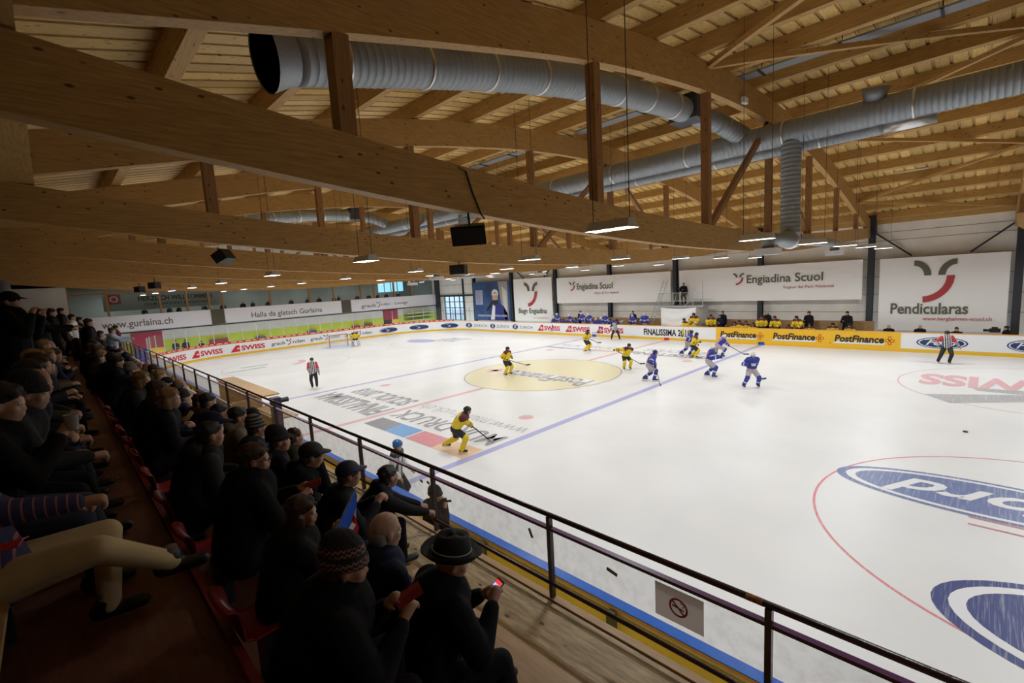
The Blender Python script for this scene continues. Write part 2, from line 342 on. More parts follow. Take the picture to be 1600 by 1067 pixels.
# ---------------------------------------------------------------- ducts
def ribbed(pts, r, rib=.13, band=1.6, parent=None, name='pipe', n=28, bands=True):
    """spiral duct: short rings slightly proud every rib metres; clamps every band metres"""
    P = [Vector(p) for p in pts]; seg = [(P[i+1]-P[i]).length for i in range(len(P)-1)]; L = sum(seg)
    def pos(s):
        for i, l in enumerate(seg):
            if s <= l or i == len(seg)-1: return P[i].lerp(P[i+1], min(1, s/l))
            s -= l
    q, R = [], []; s = 0
    while s < L:
        for ds, rr in ((0, r), (rib*.80, r), (rib*.86, r*1.022), (rib*.94, r*1.022)):
            if s+ds < L: q.append(pos(s+ds)); R.append(rr)
        s += rib
    q.append(pos(L)); R.append(r)
    o = MB().tube(q, R, n=n).build(name, DUCT, parent, True)
    if bands:
        s = .5*band
        while s < L:
            a, b = pos(s-.03), pos(s+.03); MB().tube([a, b], r*1.06, n=n).build('clamp', BAND, parent, True); s += band
    return o
d = empty('ventilation_duct', (14.5, -2.7, 9.4)); tag(d, 'long straight spiral duct under the roof running away from the upper right', 'duct')
def dd(x, y, z): return (x-14.5, y+2.7, z-9.4)
ribbed([dd(24, -2.7, 9.35), dd(-24, -2.7, 9.45)], .37, parent=d, band=3.1)
ribbed([dd(15.6, -2.45, 8.98), dd(-24, -2.45, 9.02)], .2, parent=d, band=3.1, name='lower_pipe')
MB().tube([dd(16.7, -2.45, 9.0), dd(15.6, -2.45, 8.98)], .21, n=20).build('pale_sleeve', BAND, d, True)
MB().tube([dd(15.4, -2.8, 9.66), dd(15.45, -2.9, 9.98)], [.24, .33], n=20).build('roof_cowl', DUCT, d, True)
def drop(x0, name, lab, branch=True):
    o = empty('drop_duct', (x0, -2.7, 6.1)); tag(o, lab, 'duct', 'vertical supply ducts')
    ribbed([(0, 0, .1), (0, 0, 3.0)], .28, parent=o, bands=False, name='riser')
    MB().ell((0, 0, 0), (.3, .34, .3), n=20, k=12).build('junction', BAND, o, True)
    for s, L in ((-1, 2.1), (1, 6.2)):
        MB().tube([(0, 0, 0), (0, s*.5, 0), (0, s*.7, 0), (0, s*L, 0)], [.28, .26, .16, .16], n=16).build('branch_pipe', DUCT, o, True)
        MB().tube([(0, s*L, .1), (0, s*L, -.05), (0, s*L, -.3)], [.16, .17, .17], n=16).build('outlet_neck', DUCT, o, True)
        MB().box((-.28, s*L-.28, -.48), (.28, s*L+.28, -.3)).build('air_outlet', SIGNW, o)
    return o
drop(13.35, 'a', 'grey vertical duct dropping behind the nearest truss with two arms and box outlets')
drop(-2.9, 'b', 'farther grey vertical duct with horizontal arms, seen below the second truss')
def curved(x, y0, y1, lab, tail=True):
    o = empty('curved_duct', (x, 0, 0)); tag(o, lab, 'duct')
    ys = np.linspace(y0, y1, 24); pts = [(0, y, AT_(y)+AH-.42) for y in ys]
    ribbed(pts, .35, parent=o, band=1.5)
    e = Vector(pts[0]); dr = (Vector(pts[0])-Vector(pts[1])).normalized()
    mb = MB(); mb.tube([e, e+dr*.10, e+dr*.34], [.36, .365, .44], DUCT, n=28, cap=False)
    mb.build('flared_mouth', DUCT, o, True); MB().tube([e+dr*.328, e+dr*.12], [.424, .36], n=28, cap=False).tube([e+dr*.12, e+dr*.11], .36, n=28).build('mouth_shade', mat('duct mouth shade', (.002, .002, .002), 1, spec=0), o)  # black lining paints the shade inside the open mouth
    f = Vector(pts[-1]); MB().box((f.x-.45, f.y-.05, f.z-.3), (f.x+.45, f.y+.75, f.z+.42)).build('plenum_box', mat('dark duct box', (.10, .11, .13), .4, .6), o)
    if tail: ribbed([(f.x, f.y+.7, f.z), (f.x+.5, -3.6, f.z-.25), (f.x+.95, -2.75, 9.56)], .3, parent=o, bands=False, name='elbow_pipe')
    return o
curved(11.0, -16.95, -5.1, 'big spiral duct with open flared mouth curving under the nearest roof bay')
curved(-11.6, -13.5, -5.1, 'distant curved spiral duct seen between the posts of the third truss')
o = empty('distant_duct', (-20, 8, 6.3)); tag(o, 'pale segmented duct hanging in front of the far wall above the blue poster', 'duct')
ribbed([(0, -3, 0), (0, 5.5, 0)], .32, parent=o, band=2, rib=.3)
for yy in (-1.5, 4): MB().bar((0, yy, .3), (0, yy, AT_(8+yy)+AH+.41-6.3), .03, .03).build('hanger', DGREY, o)
MB().tube([(0, -3, 0), (0, -3.3, -.1), (0, -3.3, -.5)], .25, n=16).build('outlet_neck', DUCT, o, True)
MB().box((-.35, -3.65, -.75), (.35, -2.95, -.5)).build('air_outlet', SIGNW, o)
# heating strips between purlins, long grey radiators
for k, (y, x0, x1) in enumerate(((-4.45, 6.5, 18.6), (-4.45, 0.2, 6.1), (-4.45, 12.8, 12.85))[:2]):
    mb = MB(); z = AT_(y)+AH+.12; mb.box((x0, y-.22, z), (x1, y+.22, z+.05))
    o = mb.build('radiant_panel', mat('panel grey', (.32, .34, .37), .5, .3)); tag(o, ['long grey radiant heating strip in the nearest roof bay', 'long grey radiant heating strip in the second roof bay'][k], 'heater')
    x = x0+.8
    while x < x1: MB().box((x, y-.28, z-.03), (x+.06, y+.28, z)).bar((x+.03, y, z), (x+.03, y, z+.3), .02, .02).build('bracket', DGREY, o); x += 1.9
for k, (x, y) in enumerate(((15.2, -11.1), (8.6, -9.9), (15.0, 10.5), (9, 10.2))):
    z = AT_(y)+AH+.36
    o = MB().box((x-.65, y-.05, z-.02), (x+.65, y+.05, z+.05)).build('batten_light', mat('off tube white', (.75, .68, .5), .4))
    tag(o, ['unlit batten light between purlins at the top right', 'unlit batten light between purlins beside the big curved duct', 'unlit batten light low in the roof at the right', 'unlit batten light in the far roof slope behind the posts'][k], 'light', 'unlit battens')
# ---------------------------------------------------------------- hanging trough lamps
LX = [20.2, 14.05, 7.95, 1.7, -4.55, -10.2, -15.6, -21.6, -27.4]; LY = [-14.5, -9.1, -4.0, 1.0, 5.6, 10.7]; LZ = 5.9
LEM = mat('lamp glow', (1, 1, 1), .5, emit=(1, .97, .92, 9)); LHS = mat('lamp housing', (.62, .60, .60), .45)
al = bpy.data.lights.new('lamp_light', 'AREA'); al.shape = 'RECTANGLE'; al.size = .66; al.size_y = .26; al.energy = LAMP_W; al.color = (.925, .97, 1); al.spread = math.radians(165)
lamp = empty('trough_lamp', (0, 0, LZ)); hb, ht = .15, .085
MB().add([(-.36, -hb, 0), (.36, -hb, 0), (.36, hb, 0), (-.36, hb, 0), (-.33, -ht, .13), (.33, -ht, .13), (.33, ht, .13), (-.33, ht, .13)],
         [(4, 5, 6, 7), (0, 1, 5, 4), (1, 2, 6, 5), (2, 3, 7, 6), (3, 0, 4, 7)], None).build('housing', LHS, lamp)
MB().box((-.345, -hb+.012, -.001), (.345, hb-.012, .01)).build('diffuser', LEM, lamp)
for sx in (-.3, .3): MB().bar((sx, 0, .12), (sx, 0, 3.12), .009, .009).build('cable', DGREY, lamp)
lo = bpy.data.objects.new('light', al); C.objects.link(lo); lo.parent = lamp; lo.location = (0, 0, -.006)
al2 = al.copy(); al2.energy = LAMP_W*1.9
first = True
for i, x in enumerate(LX):
    for j, y in enumerate(LY):
        o = lamp if first else copy_tree(lamp); first = False
        y = (-13.9, -7.9, -3.0, 1.6, 5.8, 10.5)[j] if i == 1 else y
        o.location = (x, y, LZ)
        for c in kids(o):
            if c.type == 'LIGHT' and j >= 5: c.data = al2
            if c.name.startswith('cable'): c.scale.z = (AT_(y)+AH+.412-LZ-.12)/3.0; c.location.z = .12*(1-c.scale.z)
        col = ['one row behind the camera', 'in the row nearest the camera', 'in the second row away', 'in the third row away', 'in the fourth row away', 'in the fifth row away', 'in the sixth row away', 'in the seventh row away', 'in the last row away'][i]
        tag(o, 'white hanging trough lamp '+col+', '+ORD[j]+' from the spectator rail', 'lamp', 'trough lamps over the ice')
# loudspeakers under the trusses
def speaker(x, y, z, rz, sc, lab, tilt=0):
    o = empty('loudspeaker', (x, y, z), rz); o.rotation_euler.x = tilt; tag(o, lab, 'loudspeaker', 'loudspeakers under the trusses'); o.scale = (sc,)*3
    MB().add([(-.3, -.17, -.17), (.3, -.17, -.17), (.22, .17, -.2), (-.22, .17, -.2), (-.3, -.17, .15), (.3, -.17, .15), (.22, .17, .15), (-.22, .17, .15)],
             [(3, 2, 1, 0), (4, 5, 6, 7), (0, 1, 5, 4), (1, 2, 6, 5), (2, 3, 7, 6), (3, 0, 4, 7)], None).build('cabinet', BLK, o)
    MB().box((-.27, -.185, -.14), (.27, -.172, .12)).build('grille', mat('grille', (.02, .02, .022), .8), o)
    MB().bar((0, 0, .15), (0, 0, .34), .03, .03).build('bracket', DGREY, o)
speaker(12.5, -15.2, 5.98, math.radians(35), .85, 'black loudspeaker hanging under the nearest truss with a looping cable', .25)
speaker(6.27, -16.9, 6.15, math.radians(-50), .7, 'black tilted loudspeaker under the second truss at the left', .6)
speaker(-6.27, -16.5, 5.98, .4, .8, 'small black loudspeaker far left, the right one of the pair')
speaker(-12.55, -16.3, 6.0, .3, .9, 'small black loudspeaker far left, the left one of the pair')
speaker(6.27, -10.5, 5.75, .3, .9, 'black loudspeaker seen just below the second truss above the blue poster')
pt = [AT('x', 12.62, *q) for q in ((716, 262), (728, 268), (738, 300), (752, 335), (757, 342))]
tag(MB().tube(pt, .012, n=6).build('speaker_cable', BLK), 'black cable looping down the nearest truss to its loudspeaker', 'cable')
o = MB().box((12.61, -4.9, 9.98), (12.72, -4.6, 10.14)).build('junction_box', SIGNW); tag(o, 'small pale junction box on the nearest arch above the long duct', 'box')

# ---------------------------------------------------------------- shell
def wall(name, boxes, m):
    mb = MB()
    for a, b in boxes: mb.box(a, b)
    return struct(mb.build(name, m))
WY = 17.42
wall('wall_far', [((-28.3, WY, 0), (30, WY+.3, 8.4)), ((-34, WY, 4.0), (-28.3, WY+.3, 8.4)), ((-34, WY, 0), (-32.5, WY+.3, 4)), ((-32.5, WY, 0), (-28.3, WY+.3, .9))], PANEL)
mb = MB()
for z in (2.1, 3.2, 4.3, 5.4, 6.5, 7.0): mb.box((-34, WY-.012, z), (30, WY, z+.025))
struct(mb.build('trim_1', mat('panel joint', (.16, .15, .14), .8)))
struct(MB().box((-34, WY-.3, 7.52), (30, WY, 7.86)).build('trim_2', PUR))
wall('wall_right', [((30.3, -26, 0), (30.6, WY, 10.9))], mat('brown board wall', (.10, .07, .045), .8))
wall('wall_near', [((-34, -26.3, 0), (30.6, -26, 8.2))], CONC)
# glazed lower corner in the far wall: daylight window
wo = MB()
for x in (-32.5, -31.45, -30.4, -29.35, -28.35): wo.box((x-.04, WY+.02, .9), (x+.04, WY+.14, 4.0))
for z in (.9, 1.7, 2.5, 3.25, 3.95): wo.box((-32.5, WY+.02, z-.04), (-28.3, WY+.14, z+.04))
wi = struct(wo.build('window_1', mat('window steel blue', (.03, .06, .10), .4)))
MB().box((-32.5, WY+.07, .9), (-28.3, WY+.085, 4)).build('window_glass', WGLASS, wi)
# snowy ground and trees outside seen through it
mb = MB().box((-60, WY+.4, -.3), (-10, WY+30, 0)); struct(mb.build('floor_outside', mat('snow', (.8, .82, .85), .8)))
# left wall below the gallery
LXW = -34.0
wall('wall_left', [((LXW-.3, -26, 0), (LXW, WY, 4.35)), ((LXW-.3, -26, 4.35), (LXW, -18.6, 8.4)), ((LXW-.3, -26, 6.9), (LXW, WY, 10.9)), ((LXW-.3, 16.9, 4.35), (LXW, WY, 6.9))], CONC)
struct(MB().box((LXW, -17, 0), (LXW+.012, WY, 1.95)).build('baseboard_left', LIME))
struct(MB().box((LXW, -19, 2.82), (LXW+.1, WY, 2.9)).build('trim_3', DGREY))
# gallery room behind glass
struct(MB().box((LXW-6.3, -18.9, 3.1), (LXW-.3, WY, 3.3)).build('floor_gallery', mat('gallery floor', (.10, .09, .08), .6)))
wall('wall_gallery', [((LXW-6.5, -18.9, 3.3), (LXW-6.3, WY, 7)), ((LXW-6.3, -18.9, 3.3), (LXW-.3, -18.7, 7)), ((LXW-6.3, WY, 3.3), (LXW-.3, WY+.2, 7))], mat('gallery wall', (.36, .40, .40), .8, var=.15, vscale=.4))
struct(MB().box((LXW-6.3, -18.9, 6.9), (LXW-.3, WY, 7)).build('ceiling_gallery', mat('gallery ceiling', (.20, .13, .06), .8)))
gy = [-18.6, -16.2, -12.6, -10.6, -8.85, -7.7, -3.4, .6, 3.3, 6.6, 8.3, 11, 13.6, 16.9]
for k in range(len(gy)-1):
    a, b = gy[k], gy[k+1]
    g = MB().box((LXW-.16, a+.08, 4.35), (LXW-.14, b-.08, 6.25)).build('window_%d' % (k+2), WGLASS); struct(g)
    MB().box((LXW-.22, a-.08, 4.35), (LXW-.02, a+.08, 6.9)).build('window_post', POSTW, g)
    MB().box((LXW-.22, a+.08, 6.2), (LXW-.05, b-.08, 6.34)).build('window_rail', POSTW, g)
# bright windows at the right end of the gallery back wall
mb = MB()
for y in (12.3, 13.3, 14.3, 15.3): mb.box((LXW-6.28, y, 5.0), (LXW-6.26, y+.85, 6.3))
o = struct(mb.build('window_30', mat('daylit pane', (.3, .55, .6), .3, emit=(.35, .75, .95, 1.3))))
for k in range(6):  # added fill panels with area lights, brighten the gallery room
    y = -15.5+5.6*k; o = empty('gallery_fill_panel', (LXW-3, y, 6.85)); MB().box((-.6, -.6, -.05), (.6, .6, .04)).build('panel', mat('fill panel glow', (1, 1, 1), .5, emit=(1, .95, .85, 2.5)), o)
    tag(o, 'added fill light panel brightening the gallery, %s from the left' % ORD[k], 'lamp', 'added gallery fill lights')
    l_ = bpy.data.lights.new('gallery_fill_light', 'AREA'); l_.size = 1.1; l_.energy = 70; l_.color = (1, .93, .82); q = bpy.data.objects.new('light', l_); C.objects.link(q); q.parent = o; q.location = (0, 0, -.07)
# the welcome banner and crest inside
lf = lambda e: (lambda u, v: (LXW+e, u, v))
gb = MB().box((LXW-1.3, -16.4, 4.75), (LXW-1.27, -7.6, 6.1)).build('welcome_banner', mat('grey banner', (.40, .43, .42), .7)); tag(gb, 'grey welcome banner with black lettering behind the gallery glass', 'banner')
mb = MB(); text_on(mb, 'HERZLICH WILLKOMMEN', -14.0, -8.3, 5.5, 5.95, lf(-1.25), TXK, bold=.03); text_on(mb, 'CLUB D\'HOCKEY ENGIADINA', -13.6, -8.6, 5.08, 5.34, lf(-1.25), TXK, bold=.01)
mb.build('lettering', TXK, gb)
mb = MB(); mb.box((LXW-1.25, -16.1, 5.35), (LXW-1.24, -15.2, 6.2), TXR); ring_on(mb, -15.65, 5.78, .28, .28, .09, lf(-1.235), SIGNW, n=20); mb.build('red_crest', TXR, gb)
# three sponsor boards along the gallery parapet
def parapet(y0, y1, lab, txt, u0, u1, v0=3.25, v1=3.85, tail=None):
    mb = MB().box((LXW+.02, y0, 2.95), (LXW+.07, y1, 4.35)); o = mb.build('parapet_board', SIGNW if 0 else mat('parapet cloth', (.80, .75, .77), .7)); tag(o, lab, 'sign', 'sponsor boards below the gallery')
    t = MB(); text_on(t, txt, u0, u1, v0, v1, lf(.075), TXG, bold=.012); 
    if tail: tail(t)
    t.build('lettering', TXG, o)
parapet(-18.2, -8.9, 'white gallery parapet board with a web address at the left', 'www.gurlaina.ch', -16.8, -11.9, 3.15, 3.95)
parapet(-7.7, 4.0, 'white gallery parapet board in the middle reading Halla da glatsch Gurlaina', 'Halla da glatsch Gurlaina', -5.4, 1.75, 3.1, 3.8)
def lounge(t): swoosh(t, 8.35, 3.3, .6, .6, lf(.075), TXG, TXR); text_on(t, 'nden - Lounge', 9.05, 12.7, 3.3, 3.75, lf(.075), TXG, bold=.012)
parapet(5.2, 17.1, 'white gallery parapet board at the right reading Lounge', 'graub', 6.4, 8.3, 3.18, 3.75, lounge)
struct(MB().box((LXW+.01, -8.85, 2.95), (LXW+.03, -7.75, 4.36)).box((LXW+.01, 4.05, 2.95), (LXW+.03, 5.15, 4.36)).build('trim_10', mat('dark recess glass', (.09, .075, .045), .25)))
# doors and small things on the lime wall
o = empty('portal', (LXW+.02, -14.0, 0)); tag(o, 'red and blue doorway in the far left wall', 'doorway')
MB().box((0, -1.0, 1.35), (.2, 1.15, 2.75)).build('header', mat('portal red', (.35, .03, .06), .6), o)
MB().box((0, -1.0, 0), (.2, .1, 1.35)).build('blue_leaf', mat('portal blue', (.02, .06, .35), .6), o)
MB().box((0, .1, 0), (.12, 1.15, 1.35)).build('yellow_leaf', PFY, o)
def wallbox(y, z0, z1, w_, m, name, lab, cat): tag(MB().box((LXW+.01, y, z0), (LXW+.3, y+w_, z1)).build(name, m), lab, cat)
DR = mat('dark red door', (.28, .02, .04), .6)
wallbox(-9.3, 0, 1.5, 1.6, DR, 'sliding_hatch', 'dark red hatch behind the left corner glass', 'hatch')
wallbox(-5.3, .5, 1.3, .9, mat('slate', (.05, .08, .16), .6), 'notice_board', 'dark slate notice panel on the lime wall at the left', 'panel')
wallbox(-.1, .6, 1.35, .9, mat('slate', (.05, .08, .16), .6), 'notice_board', 'dark slate notice panel on the lime wall behind the goal', 'panel')
wallbox(5.0, .3, 1.35, .9, DR, 'hatch_door', 'small dark red hatch right of the goalkeeper', 'hatch')
wallbox(6.5, .5, 1.5, 1.0, mat('brown frame', (.14, .08, .03), .6), 'framed_hatch', 'brown framed hatch on the lime wall', 'hatch')
o = empty('exit_door', (LXW, 9.2, 0)); tag(o, 'dark red doorway under the parapet beside the benches', 'door')
MB().box((.01, 0, 1.6), (.2, 1.9, 2.8)).build('header', DR, o); MB().box((.01, 0, 0), (.2, 1.0, 1.6)).build('dark_leaf', BLK, o); MB().box((.01, 1.0, 0), (.2, 1.9, 1.6)).build('yellow_leaf', PFY, o)
o = MB()
for z in (1.2, 1.7, 2.1): o.box((LXW+.005, 12, z), (LXW+1.1, 16, z+.12))
tag(o.build('bleacher', mat('pale lime plank', (.5, .55, .2), .7)), 'pale tiered bench planks by the far left corner', 'bench')
# the other end wall corner columns and dark frames
mb = MB().box((-34.0, WY-.35, 0), (-33.3, WY, 8.2)); struct(mb.build('trim_4', DGREY))
struct(MB().box((-33.3, WY-.1, 3.95), (-26.2, WY, 4.15)).build('trim_5', DGREY)); struct(MB().box((-28.45, WY-.12, .9), (-28.2, WY, 8)).build('trim_6', DGREY))
# steel columns with braces along the far wall
CL = ['on the right edge', 'between the two big white banners at the right', 'under the right wide banner', 'behind the cameraman', 'under the left wide banner', 'left of the left wide banner', 'between the blue poster and the white banner', 'left of the blue poster', 'out past the right edge']
for k, x in enumerate((18.98, 12.68, 6.3, -.15, -6.5, -12.95, -19.3, -25.7, 25.3)):
    c = empty('steel_column', (x, 16.98, 0)); tag(c, 'dark steel column on the far wall, '+CL[k], 'column', 'steel columns on the far wall')
    mb = MB(); mb.box((-.16, -.17, 0), (.16, -.14, 7.3)); mb.box((-.16, .14, 0), (.16, .17, 7.3)); mb.box((-.05, -.14, 0), (.05, .14, 7.3)); mb.build('shaft', DGREY, c)
    MB().box((-.2, -.22, 7.05), (.2, .3, 8.1)).build('head_bracket', DGREY, c)
    for s in ((1,) if k == 1 else (-1,) if k == 0 else (1,) if k == 6 else (-1,) if k == 5 else ()):
        MB().bar((s*.15, .1, 7.0), (s*1.9, .25, 5.5), .09, .09).build('brace', DGREY, c)
# ---------------------------------------------------------------- banners and poster on the far wall
ff = lambda e: (lambda u, v: (u, 16.72-e, v))
def banner(x0, x1, z0, z1, lab, y=16.75):
    mb = MB(); nx, nz = 40, 10; rnd = random.Random(int(x0*10))
    ph = [rnd.uniform(0, 6) for _ in range(4)]
    for j in range(nz+1):
        for i in range(nx+1):
            u, v = i/nx, j/nz
            mb.v.append((x0+(x1-x0)*u, y+.010*math.sin(u*23+v*5+ph[0])+.010*math.sin(u*11-v*7+ph[1])*(1-v), z0+(z1-z0)*v-.05*math.sin(math.pi*u)*(v == 1)*0))
    mb.mats = [None]
    for j in range(nz):
        for i in range(nx): a = j*(nx+1)+i; mb.f.append((a, a+1, a+nx+2, a+nx+1)); mb.m.append(0)
    o = mb.build('banner', BANN, smooth=True); tag(o, lab, 'banner'); return o
b = banner(-18.75, -13.25, 1.08, 5.62, 'white square banner reading Bogn Engiadina')
mb = MB(); swoosh(mb, -17.1, 2.9, 1.9, 2.2, ff(.02), TXG, TXR); mb.build('emblem', None, b); mb = MB(); text_on(mb, 'Bogn Engiadina', -18.1, -14.0, 1.75, 2.45, ff(.02), TXG, bold=.015); text_on(mb, 'www.bognengiadina.ch', -16.0, -13.8, 1.35, 1.5, ff(.02), TXR); mb.build('lettering', TXG, b)
def wide(x0, x1, l, a, b_):
    b = banner(x0, x1, 2.95, 5.45, l)
    mb = MB(); swoosh(mb, a, 4.22, .75, .75, ff(.02), TXG, TXR); mb.build('emblem', None, b); mb = MB(); L = b_-a
    text_on(mb, 'Engiadina Scuol', a+.95, b_, 4.05, 4.82, ff(.02), TXG, bold=.015); text_on(mb, 'Regiun dal Parc Naziunal', a+.52*L+.4, b_+.6, 3.72, 3.97, ff(.02), TXR, bold=0); mb.build('lettering', TXG, b)
wide(-12.6, -.45, 'long white banner reading Engiadina Scuol, the left of two', -11.0, -6.0)
wide(.28, 12.3, 'long white banner reading Engiadina Scuol, the right of two', 4.5, 10.2)
b = banner(13.15, 18.65, 1.05, 5.4, 'big white banner reading Pendicularas at the right')
mb = MB(); swoosh(mb, 14.75, 3.0, 1.85, 2.1, ff(.02), TXG, TXR); mb.build('emblem', None, b); mb = MB(); text_on(mb, 'Pendicularas', 13.75, 17.15, 2.05, 2.7, ff(.02), TXG, bold=.02); text_on(mb, 'www.bergbahnen-scuol.ch', 15.25, 18.1, 1.62, 1.9, ff(.02), TXR, bold=0); mb.build('lettering', TXG, b)
# poster of a hockey player (printed, flat)
po = MB().box((-25.6, 16.74, 1.05), (-19.4, 16.805, 5.55)).build('hockey_poster', mat('poster blue', (.035, .09, .26), .55, var=.5, vscale=.5)); tag(po, 'blue poster printed with a hockey player in a white helmet', 'poster')
mb = MB(); F = ff(.03); F2 = ff(.04); F3 = ff(.05)
poly_on(mb, [(-21.2, 5.5), (-19.65, 5.5), (-19.65, 1.1), (-20.4, 1.1), (-20.9, 3.6)], F, mat('poster grey', (.35, .34, .32), .6)); poly_on(mb, [(-20.6, 5.0), (-19.8, 4.4), (-19.9, 1.2), (-20.3, 1.2)], F2, mat('poster pale', (.62, .6, .58), .6))
poly_on(mb, [(-23.1, 1.1), (-22.9, 2.2), (-22.2, 2.9), (-21.3, 3.1), (-20.4, 2.7), (-19.8, 1.8), (-19.7, 1.1)], F2, mat('poster jersey', (.02, .03, .22), .6))
disc_on(mb, -21.75, 3.75, .48, .62, F3, mat('poster face', (.58, .36, .27), .6)); disc_on(mb, -21.75, 4.15, .56, .48, ff(.045), SIGNW); poly_on(mb, [(-22.3, 4.1), (-21.2, 4.1), (-21.25, 3.95), (-22.25, 3.95)], ff(.055), SIGNW)
poly_on(mb, [(-22.2, 3.4), (-21.3, 3.4), (-21.4, 3.0), (-22.1, 3.0)], ff(.06), BLK); poly_on(mb, [(-23.4, 2.3), (-22.4, 3.3), (-22.3, 3.0), (-23.2, 2.1)], F3, BLK)
poly_on(mb, [(-22.7, 1.15), (-22.2, 2.9), (-21.8, 2.7), (-22.0, 1.15)], F3, SIGNW)
text_on(mb, 'SPITZENLEISTUNGEN MIT UNTERSTUETZUNG', -24.9, -19.9, 1.5, 1.72, ff(.07), SIGNW, bold=.01)
mb.build('printed_player', None, po)
nb = MB().box((-25.2, 16.68, 2.9), (-23.9, 16.70, 4.6)).build('notice_sheet', mat('lilac sheet', (.42, .44, .58), .7)); tag(nb, 'pale lilac notice sheet hung on the blue poster', 'notice')
mb = MB()
for i in range(11): mb.box((-25.05, 16.672, 4.4-.13*i), (-25.05+.9+.2*math.sin(i*2.3), 16.678, 4.44-.13*i))
mb.build('text_lines', mat('lilac ink', (.12, .12, .22), .7), nb)
# ---------------------------------------------------------------- ice, boards
RX0, RX1, RY, RR = -31.2, 30.0, 15.05, 7.5
AL = RR*math.pi/2
def per(u, off=0, z=0):
    """point on the board line; u = x along the far side, falling on round the left end; off = outwards"""
    if u >= RX0+RR: return (u, RY+off, z)
    s = RX0+RR-u
    if s < AL: a = s/RR; return (RX0+RR-(RR+off)*math.sin(a), RY-RR+(RR+off)*math.cos(a), z)
    s -= AL; L = 2*(RY-RR)
    if s < L: return (RX0-off, RY-RR-s, z)
    s -= L
    if s < AL: a = s/RR; return (RX0+RR-(RR+off)*math.cos(a), -RY+RR-(RR+off)*math.sin(a), z)
    return (RX0+RR+(s-AL), -RY-off, z)
UEND = RX0+RR-2*AL-2*(RY-RR)
def U(px, z=.6):
    lo, hi = UEND+1, 22.4
    us = np.linspace(lo, hi, 4000); d = [abs(PX(*per(u, 0, z))[0]-px) for u in us[::8]]; k = int(np.argmin(d))*8
    return float(min(us[max(0, k-8):k+9], key=lambda u: abs(PX(*per(u, 0, z))[0]-px)))
def rr_outline(off, n=16):
    P = []
    for cx, cy, a0 in ((RX1-RR, RY-RR, 0), (RX0+RR, RY-RR, 90), (RX0+RR, -RY+RR, 180), (RX1-RR, -RY+RR, 270)):
        for i in range(n+1): a = math.radians(a0+90*i/n); P.append((cx+(RR+off)*math.cos(a), cy+(RR+off)*math.sin(a)))
    return P
P = rr_outline(.1); floor = MB().add([(x, y, 0) for x, y in P], [tuple(range(len(P)))], None).build('floor', ICE); struct(floor)
def hoop(name, o0, o1, z0, z1, m, parent=None, sub=None):
    A, B = rr_outline(o0), rr_outline(o1); n = len(A); mb = MB()
    vs = [(x, y, z0) for x, y in A]+[(x, y, z0) for x, y in B]+[(x, y, z1) for x, y in B]+[(x, y, z1) for x, y in A]; fs = []
    for i in range(n):
        j = (i+1) % n
        for k in range(4): fs.append((k*n+i, k*n+j, ((k+1) % 4)*n+j, ((k+1) % 4)*n+i))
    return mb.add(vs, fs, None).build(name, m, parent)
bd = hoop('rink_boards', 0, .10, 0, 1.10, WHITE); tag(bd, 'white dasher boards round the rink with yellow kick strip and sponsor lettering', 'rink boards')
hoop('kick_strip', -.02, 0, 0, .2, YEL, bd); hoop('cap_rail', -.01, .12, 1.10, 1.15, CAP, bd)
hoop('outer_cladding', .10, .13, 0, 1.05, OLIVE, bd)
mb = MB(); n = 200
ux = [22.4-45*0 for _ in range(1)]
bf = lambda e: (lambda u, v: per(u, -e, v))
yb0, yb1 = U(1119), U(1407)
MB().box((yb0, RY-.03, .02), (yb1, RY-.004, 1.09)).build('yellow_panel', PFY, bd)
# near side top edge is blue
MB().box((RX0+RR, -RY-.13, 1.15), (RX1-RR, -RY+.02, 1.165)).build('blue_edge', mat('edge blue', (.02, .17, .75), .35), bd)
for x in np.arange(-22, 22, 2.45): MB().box((x-.05, -RY-.22, 0), (x+.05, -RY-.13, 1.1)).build('stiffener', mat('olive post', (.10, .10, .05), .6), bd)
class AdB(MB): pass
_ads = []
ad = AdB()
def flush(name='sponsor_lettering'):
    global ad
    if ad.v: ad.build(name, None, bd)
    ad = AdB()
def adtext(t, p0, p1, v0, v1, m, **k):
    text_on(ad, t, U(p0), U(p1), v0, v1, bf(.012), m, **k)
def swiss(a, b, logo=True):
    u0, u1 = U(a), U(b); L = u1-u0
    if logo:
        f = bf(.012); g = bf(.018)
        poly_on(ad, [(u0, .32), (u0+.27*L, .32), (u0+.27*L, .92), (u0+.17*L, .92)], f, RED)
        c = u0+.185*L; r = .07*L; 
        for hw, hh in ((r*.28, .16), (r, .055)): poly_on(ad, [(c-hw, .6-hh), (c+hw, .6-hh), (c+hw, .6+hh), (c-hw, .6+hh)], g, SIGNW)
        text_on(ad, 'SWISS', u0+.31*L, u1, .38, .84, f, RED, bold=.035)
    else: text_on(ad, 'SWISS', u0, u1, .38, .84, bf(.012), RED, bold=.035)
swiss(262, 291, False); flush()
for a, b in ((299, 348), (360, 414), (840, 875), (883, 922), (931, 974)): swiss(a, b); flush()
for a, b in ((424, 476), (485, 531), (539, 581)):
    u0, u1 = U(a), U(b); L = u1-u0; f = bf(.012)
    text_on(ad, 'graub', u0, u0+.40*L, .38, .80, f, TXK, bold=.005); swoosh(ad, u0+.43*L, .42, .17*L, .5, f, TXK, TXR); text_on(ad, 'nden', u0+.64*L, u1, .46, .80, f, TXK, bold=.005); flush()
for a, b in ((593, 621), (640, 670), (689, 716), (1432, 1513), (1573, 1640)):
    ford(ad, U(a) if a < 1560 else U(1573), U(b) if b < 1600 else U(1573)+1.75, .28, .92, lambda u, v, k: per(u, -.012-.005*k, v)); flush('oval_emblem')
